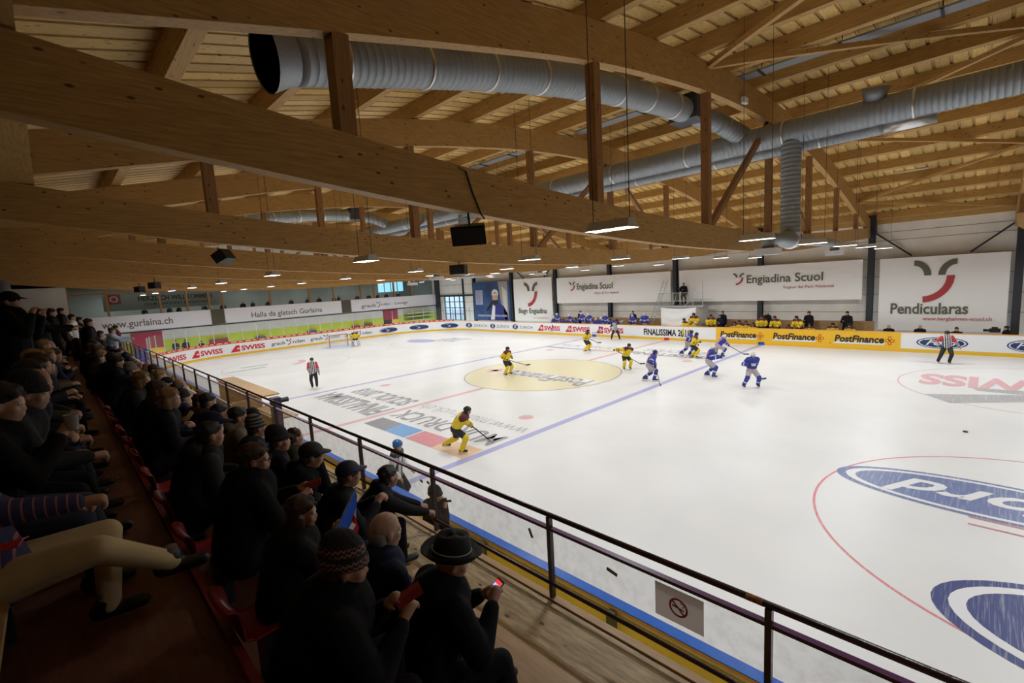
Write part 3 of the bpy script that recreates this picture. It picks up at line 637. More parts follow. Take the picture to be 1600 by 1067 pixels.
for a, b in ((728, 761), (766, 795), (801, 832)):
    u0, u1 = U(a), U(b); L = u1-u0; f = bf(.012); disc_on(ad, u0+.14*L, .62, .14*L, .27, f, NAVY); text_on(ad, 'Z', u0+.07*L, u0+.21*L, .48, .78, bf(.018), SIGNW, bold=.03); text_on(ad, 'ZURICH', u0+.36*L, u1, .46, .76, f, NAVY, bold=.0, space=1.2); flush()
adtext('FINALISSIMA 2018', 1006, 1079, .34, .88, TXK, bold=.03); flush()
for a, b in ((1126, 1193), (1208, 1287), (1304, 1397)):
    u0, u1 = U(a), U(b); L = u1-u0; f = bf(.036); g = bf(.042)
    poly_on(ad, [(u0-.02*L, .34), (u0+.84*L, .34), (u0+.86*L, .5), (u0+.0*L, .5)], f, SIGNW)
    text_on(ad, 'PostFinance', u0, u0+.84*L, .44, .88, g, TXK, bold=.035, shear=.15)
    c = u0+.93*L; r = .075*L; mm = mat('postal red', (.6, .08, .02), .5)
    for hw, hh in ((r*.36, .25), (r, .085)): poly_on(ad, [(c-hw, .62-hh), (c+hw, .62-hh), (c+hw, .62+hh), (c-hw, .62+hh)], g, mm)
    for hw, hh in ((r*.18, .21), (r*.82, .045)): poly_on(ad, [(c-hw, .62-hh), (c+hw, .62-hh), (c+hw, .62+hh), (c-hw, .62+hh)], bf(.046), PFY)
    flush()
for x, m in ((-7, NAVY), (0, RED), (7, NAVY)): MB().box((x-.2, RY-.05, .0), (x+.2, RY-.021, .2)).build('line_marker', mat('line blue', (.02, .08, .4), .5) if m is NAVY else RED, bd)
# protective glass: from the far left corner round the left end
gl = empty('end_glass', (0, 0, 0)); tag(gl, 'tall clear safety glass on posts round the left end of the rink', 'safety glass')
u = U(735); us = []
while u > UEND-2: us.append(u); u -= 1.22
for a, b in zip(us, us[1:]):
    n = 3; vs = []; fs = []
    for i in range(n+1):
        for z in (1.15, 2.75): vs += [per(a+(b-a)*i/n, .04, z)]
    MB().add(vs, [(2*i, 2*i+2, 2*i+3, 2*i+1) for i in range(n)], None).build('pane', GLASS, gl)
for a in us: MB().bar(per(a, .05, 1.12), per(a, .05, 2.78), .05, .05).build('glass_post', BAND, gl)
mb = MB(); lt = MB()
for a, b in zip(us, us[1:]):
    if PX(*per(a, 0, 1))[0] > 716: continue
    q = [per(a+(b-a)*i/3, -.015, z) for i in range(4) for z in (1.16, 1.34)]; mb.add(q, [(2*i, 2*i+2, 2*i+3, 2*i+1) for i in range(3)], None)
    for s0, s1 in ((.12, .36), (.5, .88)): lt.add([per(a+(b-a)*s, -.02, z) for s, z in ((s0, 1.22), (s1, 1.22), (s1, 1.28), (s0, 1.28))], [(0, 1, 2, 3)], None)
mb.build('red_ad_strip', RED, gl); lt.build('strip_lettering', SIGNW, gl)
# ---- paint in the ice
PB, PR, PRD = paint('ice blue line', (.44, .44, .74)), paint('ice red line', (.76, .45, .48), .3), paint('ice red circle', (.75, .25, .28), .3)
PFD, PFD2, PY_ = paint('ice oval blue', (.17, .22, .42), .3), paint('ice oval deep', (.07, .09, .25), .28), paint('ice cream', (.80, .74, .50), .05)
PG, PGL, PW = paint('ice grey', (.30, .30, .32), .5), paint('ice pale grey', (.46, .46, .48), .4), paint('ice white', (.82, .83, .86), .1)
FL = lambda z: (lambda u, v, k=0: (u, v, z+.0015*k))
def mark(name, fnb, m=None, label=None):
    mb = MB(); fnb(mb); o = mb.build(name, m, floor)
    if label: o['label'] = label
    return o
q_ = lambda x0, x1, y0, y1: [(x0, y0), (x1, y0), (x1, y1), (x0, y1)]
mark('centre_line', lambda b: [poly_on(b, q_(-.15, .15, -15, -4.5), FL(.003), PR), poly_on(b, q_(-.15, .15, 4.5, 15), FL(.003), PR)], label='red centre line')
for x in (7, -7): mark('blue_line', lambda b: poly_on(b, q_(x-.15, x+.15, -15.03, 15.03), FL(.003), PB), label='blue line across the ice')
mark('centre_spot', lambda b: [disc_on(b, 0, 0, 4.45, 4.45, FL(.003), PY_, 96), ring_on(b, 0, 0, 4.5, 4.5, .06, FL(.0045), PG, 96)], label='cream centre circle')
mark('postal_lettering', lambda b: [poly_on(b, [(4.2, -.2), (-2.6, -.2), (-2.6, -1.1), (4.2, -1.1)][::-1], FL(.006), PW), text_on(b, 'PostFinance', 3.9, -1.9, -.2, -1.7, FL(.008), PG, bold=.02),
     [poly_on(b, p, FL(.008), PR) for p in (q_(-3.6, -2.4, -1.1, -.7), q_(-3.2, -2.8, -1.5, -.3))]], None)
for cx, cy in ((19.7, -7.07), (19.7, 7.07), (-20, -7.07), (-20, 7.07)):
    mark('faceoff_circle', lambda b: ring_on(b, cx, cy, 4.5, 4.5, .05, FL(.003), PRD if cy < 0 < cx else PR, 96), label='red face-off circle')
for x, y in ((5.42, -7.03), (5.42, 7.0), (-5.42, -7), (-5.42, 7)): mark('faceoff_spot', lambda b: disc_on(b, x, y, .3, .3, FL(.003), PR, 24), label='red face-off spot')
for y in (-7.0, -7.35): mark('faceoff_dash', lambda b: poly_on(b, q_(17.8, 19.0, y-.025, y+.025), FL(.009), PRD))
mark('blue_oval', lambda b: ford(b, 20.9, 15.35, -4.75, -6.95, lambda u, v, k: (u, v, .005+.002*k), blue=PFD, white=PW), label='faded blue oval emblem in the near face-off circle')
mark('blue_oval', lambda b: ford(b, 23.2, 17.45, -8.9, -11.9, lambda u, v, k: (u, v, .005+.002*k), blue=PFD2, white=PW), label='deep blue oval emblem at the lower right')
mark('airline_lettering', lambda b: text_on(b, 'SWISS', 20.3, 15.9, 8.7, 6.2, FL(.005), PR, bold=.04), label='pale red lettering in the far face-off circle')
mark('grey_chevron', lambda b: [poly_on(b, [(16.3, 4.2), (17.1, 3.1), (20.5, 5.6), (20.2, 6.3)], FL(.005), PGL), poly_on(b, [(17.6, 6.25), (17.75, 5.75), (20.5, 5.7), (20.4, 6.6)], FL(.006), PGL)])
mark('event_lettering', lambda b: [text_on(b, 'FINALISSIMA', -.35, -6.4, -9.35, -10.75, FL(.005), PG, bold=.03), text_on(b, 'SCUOL 2018', -.6, -5.6, -7.9, -9.05, FL(.005), PG, bold=.03)], label='dark grey event lettering beside the centre line')
mark('printer_lettering', lambda b: [text_on(b, 'MUR DRUCK', 6.6, .35, -9.1, -10.15, FL(.005), PG, bold=.02), text_on(b, 'www.murdruck.ch', 6.6, .3, -8.0, -8.75, FL(.005), PGL, bold=-.01)], label='grey lettering beside the near blue line')
for nm, x0, x1, c in (('grey_bar', .45, 2.0, (.25, .25, .27)), ('blue_bar', 2.0, 3.4, (.16, .38, .72)), ('red_bar', 3.5, 5.1, (.72, .26, .30)), ('orange_bar', 5.1, 6.75, (.82, .56, .34))):
    mark(nm, lambda b: poly_on(b, [(x0, -10.45), (x1, -10.45), (x1+.1, -11.35), (x0+.1, -11.35)][::-1], FL(.005), paint(nm, c, .25)))
for nm, x0, x1, c in (('grey_bar', -6.7, -5.0, (.3, .3, .32)), ('blue_bar', -5.0, -3.4, (.35, .45, .7)), ('red_bar', -3.4, -2, (.7, .45, .47)), ('orange_bar', -2, -.5, (.75, .58, .45))):
    mark(nm, lambda b: poly_on(b, q_(x0, x1, 8.1, 8.5), FL(.005), paint('far '+nm, c, .25)))
mark('printer_lettering', lambda b: text_on(b, 'MUR DRUCK', -6.4, -.5, 9.1, 10.1, FL(.005), PGL), label='faint grey lettering on the far side')
mark('event_lettering', lambda b: [text_on(b, 'FINALISSIMA', .6, 6.5, 8.0, 9.0, FL(.005), PG, bold=.03), text_on(b, 'SCUOL 2018', 1.0, 6.2, 9.4, 10.5, FL(.005), PGL, bold=.02)], label='faint grey event lettering on the far side')
mark('blue_emblem', lambda b: disc_on(b, -21.8, 6.3, 1.9, 1.1, FL(.005), PB)); mark('insurer_lettering', lambda b: text_on(b, 'ZURICH', -17.6, -21.0, 9.5, 7.0, FL(.005), PGL, bold=.01))
mark('grey_swoosh', lambda b: [poly_on(b, [(-20.2, -11.6), (-19.9, -11.0), (-20.0, -8.6), (-20.5, -8.7)], FL(.005), PGL), poly_on(b, [(-21.4, -9.9), (-21.9, -10.1), (-21.7, -8.0), (-21.3, -8.2)], FL(.005), PGL)])
mark('red_swoosh', lambda b: strip_on(b, arc(-21, -7.6, 1.6, 100, 20), arc(-21, -7.6, 2.1, 100, 20), FL(.005), PR)); mark('goal_crease', lambda b: disc_on(b, -26.6, 0.2, 1.8, 1.8, FL(.003), paint('crease blue', (.6, .7, .85)), 32))
mark('goal_line', lambda b: poly_on(b, q_(-26.9, -26.83, -14, 14), FL(.0035), PR))
# ---------------------------------------------------------------- spectator stand
def tread(name, y0, y1, z, m, x0=-33.9, x1=30.2, th=.35): return struct(MB().box((x0, y0, z-th), (x1, y1, z)).build(name, m))
tread('floor_walkway', -17.25, -16.42, 2.04, FLOORW, th=.14)
tread('floor_step', -17.5, -17.25, 2.25, BENCHW, th=.5); tread('floor_row_1', -18.52, -17.5, 2.45, BENCHW, th=.7)
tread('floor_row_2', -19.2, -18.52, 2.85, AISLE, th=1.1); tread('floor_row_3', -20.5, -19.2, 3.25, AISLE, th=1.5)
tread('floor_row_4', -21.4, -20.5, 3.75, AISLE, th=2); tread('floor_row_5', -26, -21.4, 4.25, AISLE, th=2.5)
struct(MB().box((-33.9, -16.50, 1.86), (30.2, -16.42, 2.06)).build('trim_7', BENCHW))
struct(MB().box((-33.9, -17.27, 2.04), (30.2, -17.25, 2.07)).build('trim_8', BLK))
struct(MB().box((-33.9, -16.6, 0), (30.2, -16.46, 1.86)).build('wall_stand', OLIVE))
struct(MB().box((-34, -16.45, -.1), (30.3, -15.2, -.02)).build('floor_service', mat('service floor', (.2, .18, .14), .7)))
# railing
XP = [29.0-2.02*k+.0 for k in range(31)]; XP = [14.9+2.0*k for k in range(-24, 8)]
rl = empty('stand_railing', (14.9, -16.45, 2.04)); tag(rl, 'dark maroon steel railing along the front of the spectator stand', 'railing')
Rp = lambda x, y, z: (x-14.9, y+16.45, z-2.04)
xa, xb = -33, 30
MB().tube([Rp(xa, -16.45, 2.93), Rp(xb, -16.45, 2.93)], .025, n=14).build('top_pipe', RAILM, rl, True)
MB().box(Rp(xa, -16.475, 2.775), Rp(xb, -16.425, 2.80)).build('middle_rail', RAILM, rl)
MB().box(Rp(xa, -16.475, 2.80), Rp(xb, -16.425, 2.804)).build('middle_rail_top', RAILP, rl)
MB().tube([Rp(xa, -16.47, 2.21), Rp(xb, -16.47, 2.21)], .02, n=10).build('bottom_pipe', RAILM, rl, True)
for x in XP: MB().box(Rp(x-.022, -16.48, 2.04), Rp(x+.022, -16.43, 2.91)).build('post', RAILM, rl)
for a, b in zip(XP, XP[1:]):
    MB().box(Rp(a+.03, -16.447, 2.2), Rp(b-.03, -16.443, 2.775)).build('glass_panel', RGLASS, rl)
# rust patch on the top pipe
MB().tube([Rp(16.75, -16.45, 2.93), Rp(16.86, -16.45, 2.93)], .026, n=14).build('rust_patch', mat('rust', (.25, .09, .03), .8, var=.6, vscale=30), rl, True)
sg = empty('no_smoking_sign', (16.26, -16.49, 2.62)); tag(sg, 'grey no smoking sign hung on the railing glass', 'sign')
sm_ = mat('sign sheet', (.80, .74, .70), .5); nt_ = sm_.node_tree; tb = nt_.nodes.new('ShaderNodeBsdfTranslucent'); tb.inputs[0].default_value = (.55, .5, .48, 1); mx_ = nt_.nodes.new('ShaderNodeMixShader'); mx_.inputs[0].default_value = .45
nt_.links.new(nt_.nodes['Principled BSDF'].outputs[0], mx_.inputs[1]); nt_.links.new(tb.outputs[0], mx_.inputs[2]); nt_.links.new(mx_.outputs[0], nt_.nodes['Material Output'].inputs[0])
MB().add([(-.2, 0, -.145), (.2, 0, -.145), (.2, 0, .145), (-.2, 0, .145)], [(0, 1, 2, 3)], None).build('plate', sm_, sg)
sf = lambda e: (lambda u, v: (u, -.004-e, v))
mb = MB(); ring_on(mb, .0, 0, .078, .078, .017, sf(.002), TXR, n=40); mb.build('red_ring', None, sg)
mb = MB(); poly_on(mb, [(-.052, .012), (.03, .0), (.03, -.014), (-.052, -.002)], sf(.002), TXK); poly_on(mb, [(.033, .0), (.045, -.002), (.045, -.016), (.033, -.014)], sf(.002), TXK)
strip_on(mb, arc(.03, .03, .012, -90, 90, 8), arc(.03, .03, .018, -90, 90, 8), sf(.002), TXK); strip_on(mb, arc(.03, .052, .008, 270, 90, 8), arc(.03, .052, .014, 270, 90, 8), sf(.002), TXK); mb.build('cigarette', None, sg)
mb = MB(); poly_on(mb, [(-.06, .045), (-.048, .057), (.06, -.045), (.048, -.057)], sf(.004), TXR); mb.build('red_bar', None, sg)
for x, z, rz, w_, lab in ((14.63, 2.64, -65, .10, 'small dark sticker on the rail glass near the hatted man'), (15.62, 2.63, -12, .11, 'small grey sticker on the rail glass left of the sign'),
                          (12.62, 2.66, -10, .06, 'small dark sticker on the rail glass, left of two'), (12.78, 2.68, -10, .06, 'small dark sticker on the rail glass, right of two')):
    o = MB().box((-w_/2, -.003, -.016), (w_/2, .003, .016)).build('glass_sticker', mat('sticker grey', (.18, .17, .13), .6)); o.location = (x, -16.452, z); o.rotation_euler = (0, math.radians(-rz), 0); tag(o, lab, 'sticker')
# timekeeper booth of plywood by the near boards
bo = empty('timekeeper_booth', (2.2, -15.6, 0)); tag(bo, 'plywood timekeeper booth with wide shelf top between stand and boards', 'booth')
Bp = lambda x, y, z: (x-2.2, y+15.6, z)
MB().box(Bp(-2.6, -15.55, 2.2), Bp(2.45, -14.95, 2.24)).build('shelf_top', BOOTHW, bo)
MB().box(Bp(2.40, -15.65, 1.88), Bp(4.4, -15.12, 1.92)).build('lower_shelf', BOOTHW, bo)
MB().box(Bp(-2.6, -16.3, 0), Bp(2.4, -16.25, 2.15)).build('back_panel', BOOTHW, bo)
MB().box(Bp(-2.6, -15.5, 0), Bp(2.4, -15.45, 2.2)).build('front_panel', BOOTHW, bo)
MB().box(Bp(2.35, -16.25, 0), Bp(2.4, -15.5, 2.2)).build('side_panel', BOOTHW, bo)
MB().box(Bp(2.5, -15.7, 0), Bp(4.3, -15.66, 1.88)).build('low_panel', BOOTHW, bo)
o = empty('steel_post', (5.5, -16.0, 0)); tag(o, 'thick dark purple post with a round knob beside the booth', 'post')
MB().box((-.13, -.1, 0), (.11, .1, 2.74)).build('shaft', mat('purple steel', (.035, .02, .06), .4), o); MB().tube([(0, .1, 2.64), (0, .3, 2.64)], .06).build('knob', BLK, o)
# camera platform at the benches: white tarpaulin, scaffold rail, ladder
sc = empty('camera_platform', (.8, 16.0, 0)); tag(sc, 'raised camera platform wrapped in white tarpaulin between the team benches', 'platform')
def tarp(n=26):
    mb = MB(); mb.mats = [None]
    for j in range(n+1):
        for i in range(n+1):
            u, v = i/n, j/n; zz = .55+2.05*v
            sag = .12*math.sin(math.pi*u)*v**3
            mb.v.append((-1.45+2.9*u, -.62-.035*math.sin(6*v*math.pi+3*math.sin(u*4))*math.sin(math.pi*u)**.5+.03*math.sin(u*9+v*3), zz-sag))
    for j in range(n):
        for i in range(n): a = j*(n+1)+i; mb.f.append((a, a+1, a+n+2, a+n+1)); mb.m.append(0)
    return mb
tarp().build('tarpaulin', mat('tarpaulin', (.78, .78, .78), .6), sc, True)
MB().add([(1.45, -.62, .55), (2.0, .5, .55), (1.95, .5, 2.6), (1.45, -.62, 2.6)], [(0, 1, 2, 3)], None).build('tarpaulin_side', mat('tarpaulin shaded side', (.52, .50, .46), .7), sc)  # same white sheet, shade of this side put into the colour
MB().box((-1.5, -.55, 0), (1.4, .5, 2.62)).build('core', mat('scaffold shade', (.3, .3, .3), .8), sc)
MB().box((-1.6, -.6, 2.62), (2.0, .6, 2.72)).build('deck', mat('aluminium', (.45, .46, .47), .4, .6), sc)
ALU = MT['aluminium']
for x in (-1.6, -.4, 1.2, 1.95): MB().bar((x, -.58, 2.7), (x, -.58, 3.75 if x < 1.9 else 4.6), .045, .045).build('upright', ALU, sc)
for z in (3.1, 3.72): MB().bar((-1.6, -.58, z), (1.95, -.58, z), .04, .04).build('guard_rail', ALU, sc)
MB().box((-1.55, -.62, 3.12), (1.2, -.61, 3.7)).build('clear_screen', GLASS, sc)
for a, b in (((-.4, -.6, 2.75), (-.1, -.6, 3.6)), ((.5, -.6, 2.7), (1.2, -.6, 3.3))): MB().bar(a, b, .03, .03).build('strut', ALU, sc)
ld = empty('ladder', (-1.55, 15.75, .4)); tag(ld, 'leaning aluminium ladder left of the camera platform', 'ladder')
for k in (-.17, .17): MB().bar((k-.5, 0, 0), (k+1.0, .35, 4.35), .06, .035).build('stile', ALU, ld)
for i in range(14):
    t = (i+.7)/14.5; MB().bar((-.67+1.5*t, .35*t, 4.35*t), (-.33+1.5*t, .35*t, 4.35*t), .03, .03).build('rung', ALU, ld)
# team benches: low wooden back wall and floor
struct(MB().box((-14, 15.2, 0), (13.2, 16.9, .3)).build('floor_bench', BENCHW))
for x0, x1, l in ((-13.2, -1.0, 'of the blue team at the left'), (3.1, 13.0, 'of the yellow team at the right')):
    o = empty('team_bench', ((x0+x1)/2, 16.2, .3)); tag(o, 'long wooden player bench and low plank wall '+l, 'bench'); L = (x1-x0)/2
    MB().box((-L, -.15, .4), (L, .2, .46)).build('seat_plank', BENCHW, o); MB().box((-L, .42, 0), (L, .46, 1.3)).build('back_planks', BENCHW, o)
    for s in (-.8, 0, .8): MB().box((s*L-.05, -.1, 0), (s*L+.05, .15, .4)).build('leg', BENCHW, o)
# goal at the far end
gx, gy_ = -26.75, -.1
go = empty('hockey_goal', (gx, gy_, 0), math.radians(0)); tag(go, 'ice hockey goal with white net and red posts behind the goalkeeper', 'goal'); go.scale = (1, 1, 1)
GR = mat('goal red', (.40, .10, .08), .5)
for s in (-.92, .92): MB().tube([(.4, s, 0), (.4, s, 1.22)], .035).build('goal_post', GR, go)
MB().tube([(.4, -.92, 1.2), (.4, .92, 1.2)], .035).build('crossbar', GR, go)
MB().tube([(.4, -.92, .03), (-.2, -1.05, .03), (-.65, -.7, .03), (-.7, 0, .03), (-.65, .7, .03), (-.2, 1.05, .03), (.4, .92, .03)], .035).build('base_frame', SIGNW, go)
MB().tube([(.4, -.92, 1.2), (-.1, -.8, 1.2), (-.2, 0, 1.2), (-.1, .8, 1.2), (.4, .92, 1.2)], .02).build('top_frame', SIGNW, go)
mb = MB(); top = [(.4, -.92), (-.1, -.8), (-.2, 0), (-.1, .8), (.4, .92)]; bot = [(.4, -.92), (-.25, -1.0), (-.7, 0), (-.25, 1.0), (.4, .92)]
def lerp2(P, t): k = min(int(t*4), 3); f = t*4-k; return (P[k][0]+(P[k+1][0]-P[k][0])*f, P[k][1]+(P[k+1][1]-P[k][1])*f)
for i in range(41):
    a, b = lerp2(top, i/40), lerp2(bot, i/40); mb.bar((*a, 1.2), (*b, .04), .009, .009)
for j in range(1, 12):
    z = j/12; pp = [tuple(lerp2(top, i/16)[k]*z+lerp2(bot, i/16)[k]*(1-z) for k in (0, 1))+(.04+1.16*z,) for i in range(17)]
    for a, b in zip(pp, pp[1:]): mb.bar(a, b, .009, .009)
tag(mb.build('net', mat('net cord', (.75, .75, .72), .8), go), kind='stuff')
o = MB().tube([(17.59, -.58, .004), (17.59, -.58, .03)], .06, n=20).build('puck', BLK); tag(o, 'black puck lying alone on open ice at the right', 'puck')
# red seats: shells showing between the rows
seat = empty('stadium_chair', (0, 0, 0)); RS = mat('seat red plastic', (.20, .006, .012), .4)
def seat_shell():
    mb = MB(); prof = [(.10, .40), (.09, .43), (.05, .42), (-.1, .41), (-.17, .44), (-.205, .55), (-.22, .68), (-.25, .70), (-.27, .69)]
    n = 10; mb.mats = [None]
    for (y, z) in prof:
        for i in range(n+1):
            u = i/n*2-1; e = abs(u)**3
            mb.v.append((u*.18, y+e*.03*(z > .5), z+e*.035*(z < .6)-e*.03*(z > .6)))
    for j in range(len(prof)-1):
        for i in range(n): a = j*(n+1)+i; mb.f.append((a, a+1, a+n+2, a+n+1)); mb.m.append(0)
    return mb
s_ = seat_shell().build('shell', RS, seat, True); so = s_.modifiers.new('s', 'SOLIDIFY'); so.thickness = .012
MB().box((-.12, -.05, 0), (.12, .05, .4)).build('pedestal', DGREY, seat)
first = True
struct(MB().box((-33, -19.225, 3.2), (30, -19.18, 3.30)).build('trim_9', mat('red edge board', (.16, .01, .015), .5)))
SX = {2: [17.0, 15.95, 14.85, 13.65, 12.75, 11.85, 10.95, 10.15, 9.3, 8.65, 8.03, 7.41], 1: [17.0, 16.15]}
for row, yy, zz in ((2, -18.98, 2.85), (1, -18.2, 2.45)):
    for k, sx_ in enumerate(SX[row]):
        o = seat if first else copy_tree(seat); first = False; o.location = (sx_, yy-.02, zz)
        tag(o, 'red plastic seat shell in the %s row, %s from the camera' % (['front', 'second'][row-1], ORD[k]), 'seat', 'red stadium seats')
# ---------------------------------------------------------------- people
V = Vector
def ik(a, t, l1, l2, pole):
    d = t-a; L = min(d.length, (l1+l2)*.995)
    if d.length > L: t = a+d.normalized()*L
    d = (t-a).normalized(); x = (l1*l1-l2*l2+L*L)/(2*L); h = math.sqrt(max(0, l1*l1-x*x))
    p = pole-d*pole.dot(d); p = p.normalized() if p.length > 1e-4 else d.orthogonal().normalized()
    return a+d*x+p*h, t
def skeleton(hz=.93, lean=0, side=0, twist=0, hands=None, feet=None, head=(0, 0), hipx=0, toe=(0, 0), spine=0):
    """local frame: +X forward, +Y left, +Z up; angles in degrees"""
    J = {}; r = math.radians
    J['pel'] = V((hipx, 0, hz)); sp = V((math.sin(r(lean)), math.sin(r(side)), math.cos(r(lean)))).normalized()
    sp2 = V((math.sin(r(lean+spine)), math.sin(r(side)), math.cos(r(lean+spine)))).normalized()
    J['mid'] = J['pel']+sp*.26; J['neck'] = J['mid']+sp2*.27; tw = r(twist)
    lf = V((-math.sin(tw), math.cos(tw), 0)); lf = (lf-sp2*lf.dot(sp2)).normalized()
    J['lf'] = lf; J['fw'] = lf.cross(sp2)*1.0; J['sp'] = sp2
    hy, hp = r(head[0]), r(head[1]); hf = V((math.cos(hy)*math.cos(hp), math.sin(hy)*math.cos(hp), -math.sin(hp)))
    hl = V((-math.sin(hy), math.cos(hy), 0)); J['hf'], J['hl'], J['hu'] = hf, hl, hf.cross(hl)
    nb = J['neck']; J['head'] = nb+V((math.sin(r(lean*.5)), 0, 1)).normalized()*.15+hf*.035
    hands = hands or [(.05, .28, .75), (.05, -.28, .75)]; feet = feet or [(0, .1, .09), (0, -.1, .09)]
    for i, s in enumerate((1, -1)):
        sh = J['neck']-sp2*.055+lf*s*.18; J['sh%d' % i] = sh; hd = V(hands[i])
        J['el%d' % i], J['ha%d' % i] = ik(sh, hd, .29, .27, V((-.5, s*.55, -.7)))
        hip = J['pel']+V((0, s*.09, -.03)); J['hip%d' % i] = hip; ft = V(feet[i])
        J['kn%d' % i], J['an%d' % i] = ik(hip, ft, .44, .42, V((1, s*.18, .15)))
        J['toe%d' % i] = J['an%d' % i]+V((math.cos(r(toe[i])), math.sin(r(toe[i])), 0))*.15+V((0, 0, -.05)); J['hel%d' % i] = J['an%d' % i]+V((-math.cos(r(toe[i]))*.05, -math.sin(r(toe[i]))*.05, -.045))
    return J
def hand(J, i, fine, grip):
    """palm, four unequal bent fingers, thumb from the side of the palm"""
    el, w_ = J['el%d' % i], J['ha%d' % i]; d = (w_-el).normalized(); s = 1 if i == 0 else -1
    up = V((0, 0, 1)); pn = d.cross(up); pn = (pn.normalized() if pn.length > .1 else V((0, 1, 0)))*s   # points away from the body
    dn = -(up-d*up.dot(d)).normalized() if abs(d.z) < .95 else V((1, 0, 0))
    out = []; palm = w_+d*.05
    out.append(('hand', w_, w_+d*.085, .026, .033)); out.append(('hand', w_+d*.03+pn*.012, w_+d*.085+pn*.02, .018, .018)); out.append(('hand', w_+d*.03-pn*.012, w_+d*.085-pn*.02, .018, .018))
    c = 1.35 if grip else .5
    for k, L in enumerate((.068, .078, .072, .056)):
        b = w_+d*.09+pn*(.027-.018*k); r_ = .0095 if fine else .0115
        a1 = c*.55; p1 = b+(d*math.cos(a1)+dn*math.sin(a1))*L*.45; a2 = c*1.25; p2 = p1+(d*math.cos(a2)+dn*math.sin(a2))*L*.33; a3 = c*1.9; p3 = p2+(d*math.cos(a3)+dn*math.sin(a3))*L*.26
        out += [('hand', b, p1, r_, r_*.95), ('hand', p1, p2, r_*.95, r_*.9), ('hand', p2, p3, r_*.9, r_*.8)]
    b = w_+d*.03+pn*.026; p1 = b+d*.035+pn*.025+dn*.012; p2 = p1+d*.03+pn*.004+dn*.016
    out += [('hand', b, p1, .013, .011), ('hand', p1, p2, .011, .009)]
    return out
def frame(a, b, c): return Matrix((a, b, c)).transposed()
def body_prims(J, fine=False, grip=(0, 0), k=1.0):
    P = [('torso', J['pel'], J['mid'], .125*k, .125*k), ('torso', J['mid'], J['neck']-J['sp']*.08, .13*k, .125*k)]
    for s in (1, -1): P += [('torso', J['pel']+V((0, s*.05, 0)), J['mid']+J['lf']*s*.045, .115*k, .11*k), ('torso', J['mid']+J['lf']*s*.05, J['neck']-J['sp']*.1+J['lf']*s*.08, .11*k, .10*k), ('torso', J['neck']-J['sp']*.03, J['sh0' if s > 0 else 'sh1'], .06, .065)]
    P.append(('neck', J['neck']-J['sp']*.03, J['head']-J['hu']*.05-J['hf']*.02, .058, .052))
    for i in (0, 1):
        P += [('arm', J['sh%d' % i], J['el%d' % i], .055*k, .042*k), ('fore', J['el%d' % i], J['ha%d' % i], .042*k, .028)]
        P += [('thigh', J['hip%d' % i], J['kn%d' % i], .088*k, .058), ('shin', J['kn%d' % i], J['an%d' % i], .057, .038), ('foot', J['hel%d' % i]+V((0, 0, .012)), J['toe%d' % i], .036, .028)]
        P += hand(J, i, fine, grip[i])
    h, f, l, u = J['head'], J['hf'], J['hl'], J['hu']; F = frame(f, l, u)
    P += [('E', h+u*.032-f*.012, (.098, .077, .092), F), ('E', h-u*.03+f*.018, (.076, .062, .098), F), ('E', h-u*.088+f*.04, (.042, .042, .034), F), ('head', h+f*.078+u*.002, h+f*.094-u*.028, .009, .0125)]
    for s in (1, -1):
        P += [('E', h+l*s*.078-u*.008-f*.008, (.020, .009, .033), F), ('head', h+f*.078+l*s*.014+u*.022, h+f*.072+l*s*.045+u*.022, .012, .01), ('E', h+f*.055+l*s*.042-u*.028, (.026, .022, .024), F)]
    P += [('head', h+f*.088-u*.055+l*.018, h+f*.088-u*.055-l*.018, .008, .008), ('head', h+f*.085-u*.067+l*.014, h+f*.085-u*.067-l*.014, .008, .008)]
    return P
def prim_mesh(P, grow=0.0):
    mb = MB()
    for p in P:
        if p[0] == 'E': mb.ell(p[1], [a+grow for a in p[2]], M=p[3], n=16, k=10); continue
        a, b, ra, rb = p[1], p[2], p[3]+grow, p[4]+grow; d = b-a
        if d.length < 1e-4: d = V((0, 0, 1e-3)); b = a+d
        n = d.normalized(); pts, R = [], []
        for t in (-.98, -.8, -.5, 0): pts.append(a+n*ra*t); R.append(ra*math.sqrt(max(0, 1-t*t)))
        for t in (0, .5, .8, .98): pts.append(b+n*rb*t); R.append(rb*math.sqrt(max(0, 1-t*t)))
        mb.tube(pts, R, n=12)
    return mb
def fuse(P, vox, name, grow=0.0, smooth=3):
    """one continuous skin over the overlapping volumes"""
    mb = prim_mesh(P, grow); o = mb.build('tmp', None); r = o.modifiers.new('r', 'REMESH'); r.mode = 'VOXEL'; r.voxel_size = vox; r.use_smooth_shade = True
    s = o.modifiers.new('s', 'SMOOTH'); s.iterations = smooth; s.factor = .5
    dg = bpy.context.evaluated_depsgraph_get(); me = bpy.data.meshes.new_from_object(o.evaluated_get(dg)); me.name = name; me.materials.clear()
    old = o.data; bpy.data.objects.remove(o); bpy.data.meshes.remove(old)
    me.polygons.foreach_set('use_smooth', [True]*len(me.polygons)); return me
def centers(me):
    a = np.empty(len(me.polygons)*3); me.polygons.foreach_get('center', a); return a.reshape(-1, 3)
def seg_near(C_, segs):
    """index of the nearest bone and position along it"""
    best = np.full(len(C_), 1e9); idx = np.zeros(len(C_), int); tt = np.zeros(len(C_))
    for k, (a, b, r) in enumerate(segs):
        a, b = np.array(a), np.array(b); d = b-a; L = d@d+1e-9; t = np.clip(((C_-a)@d)/L, 0, 1); D = np.linalg.norm(C_-(a+t[:, None]*d), axis=1)-r
        m = D < best; best[m] = D[m]; idx[m] = k; tt[m] = t[m]
    return idx, tt
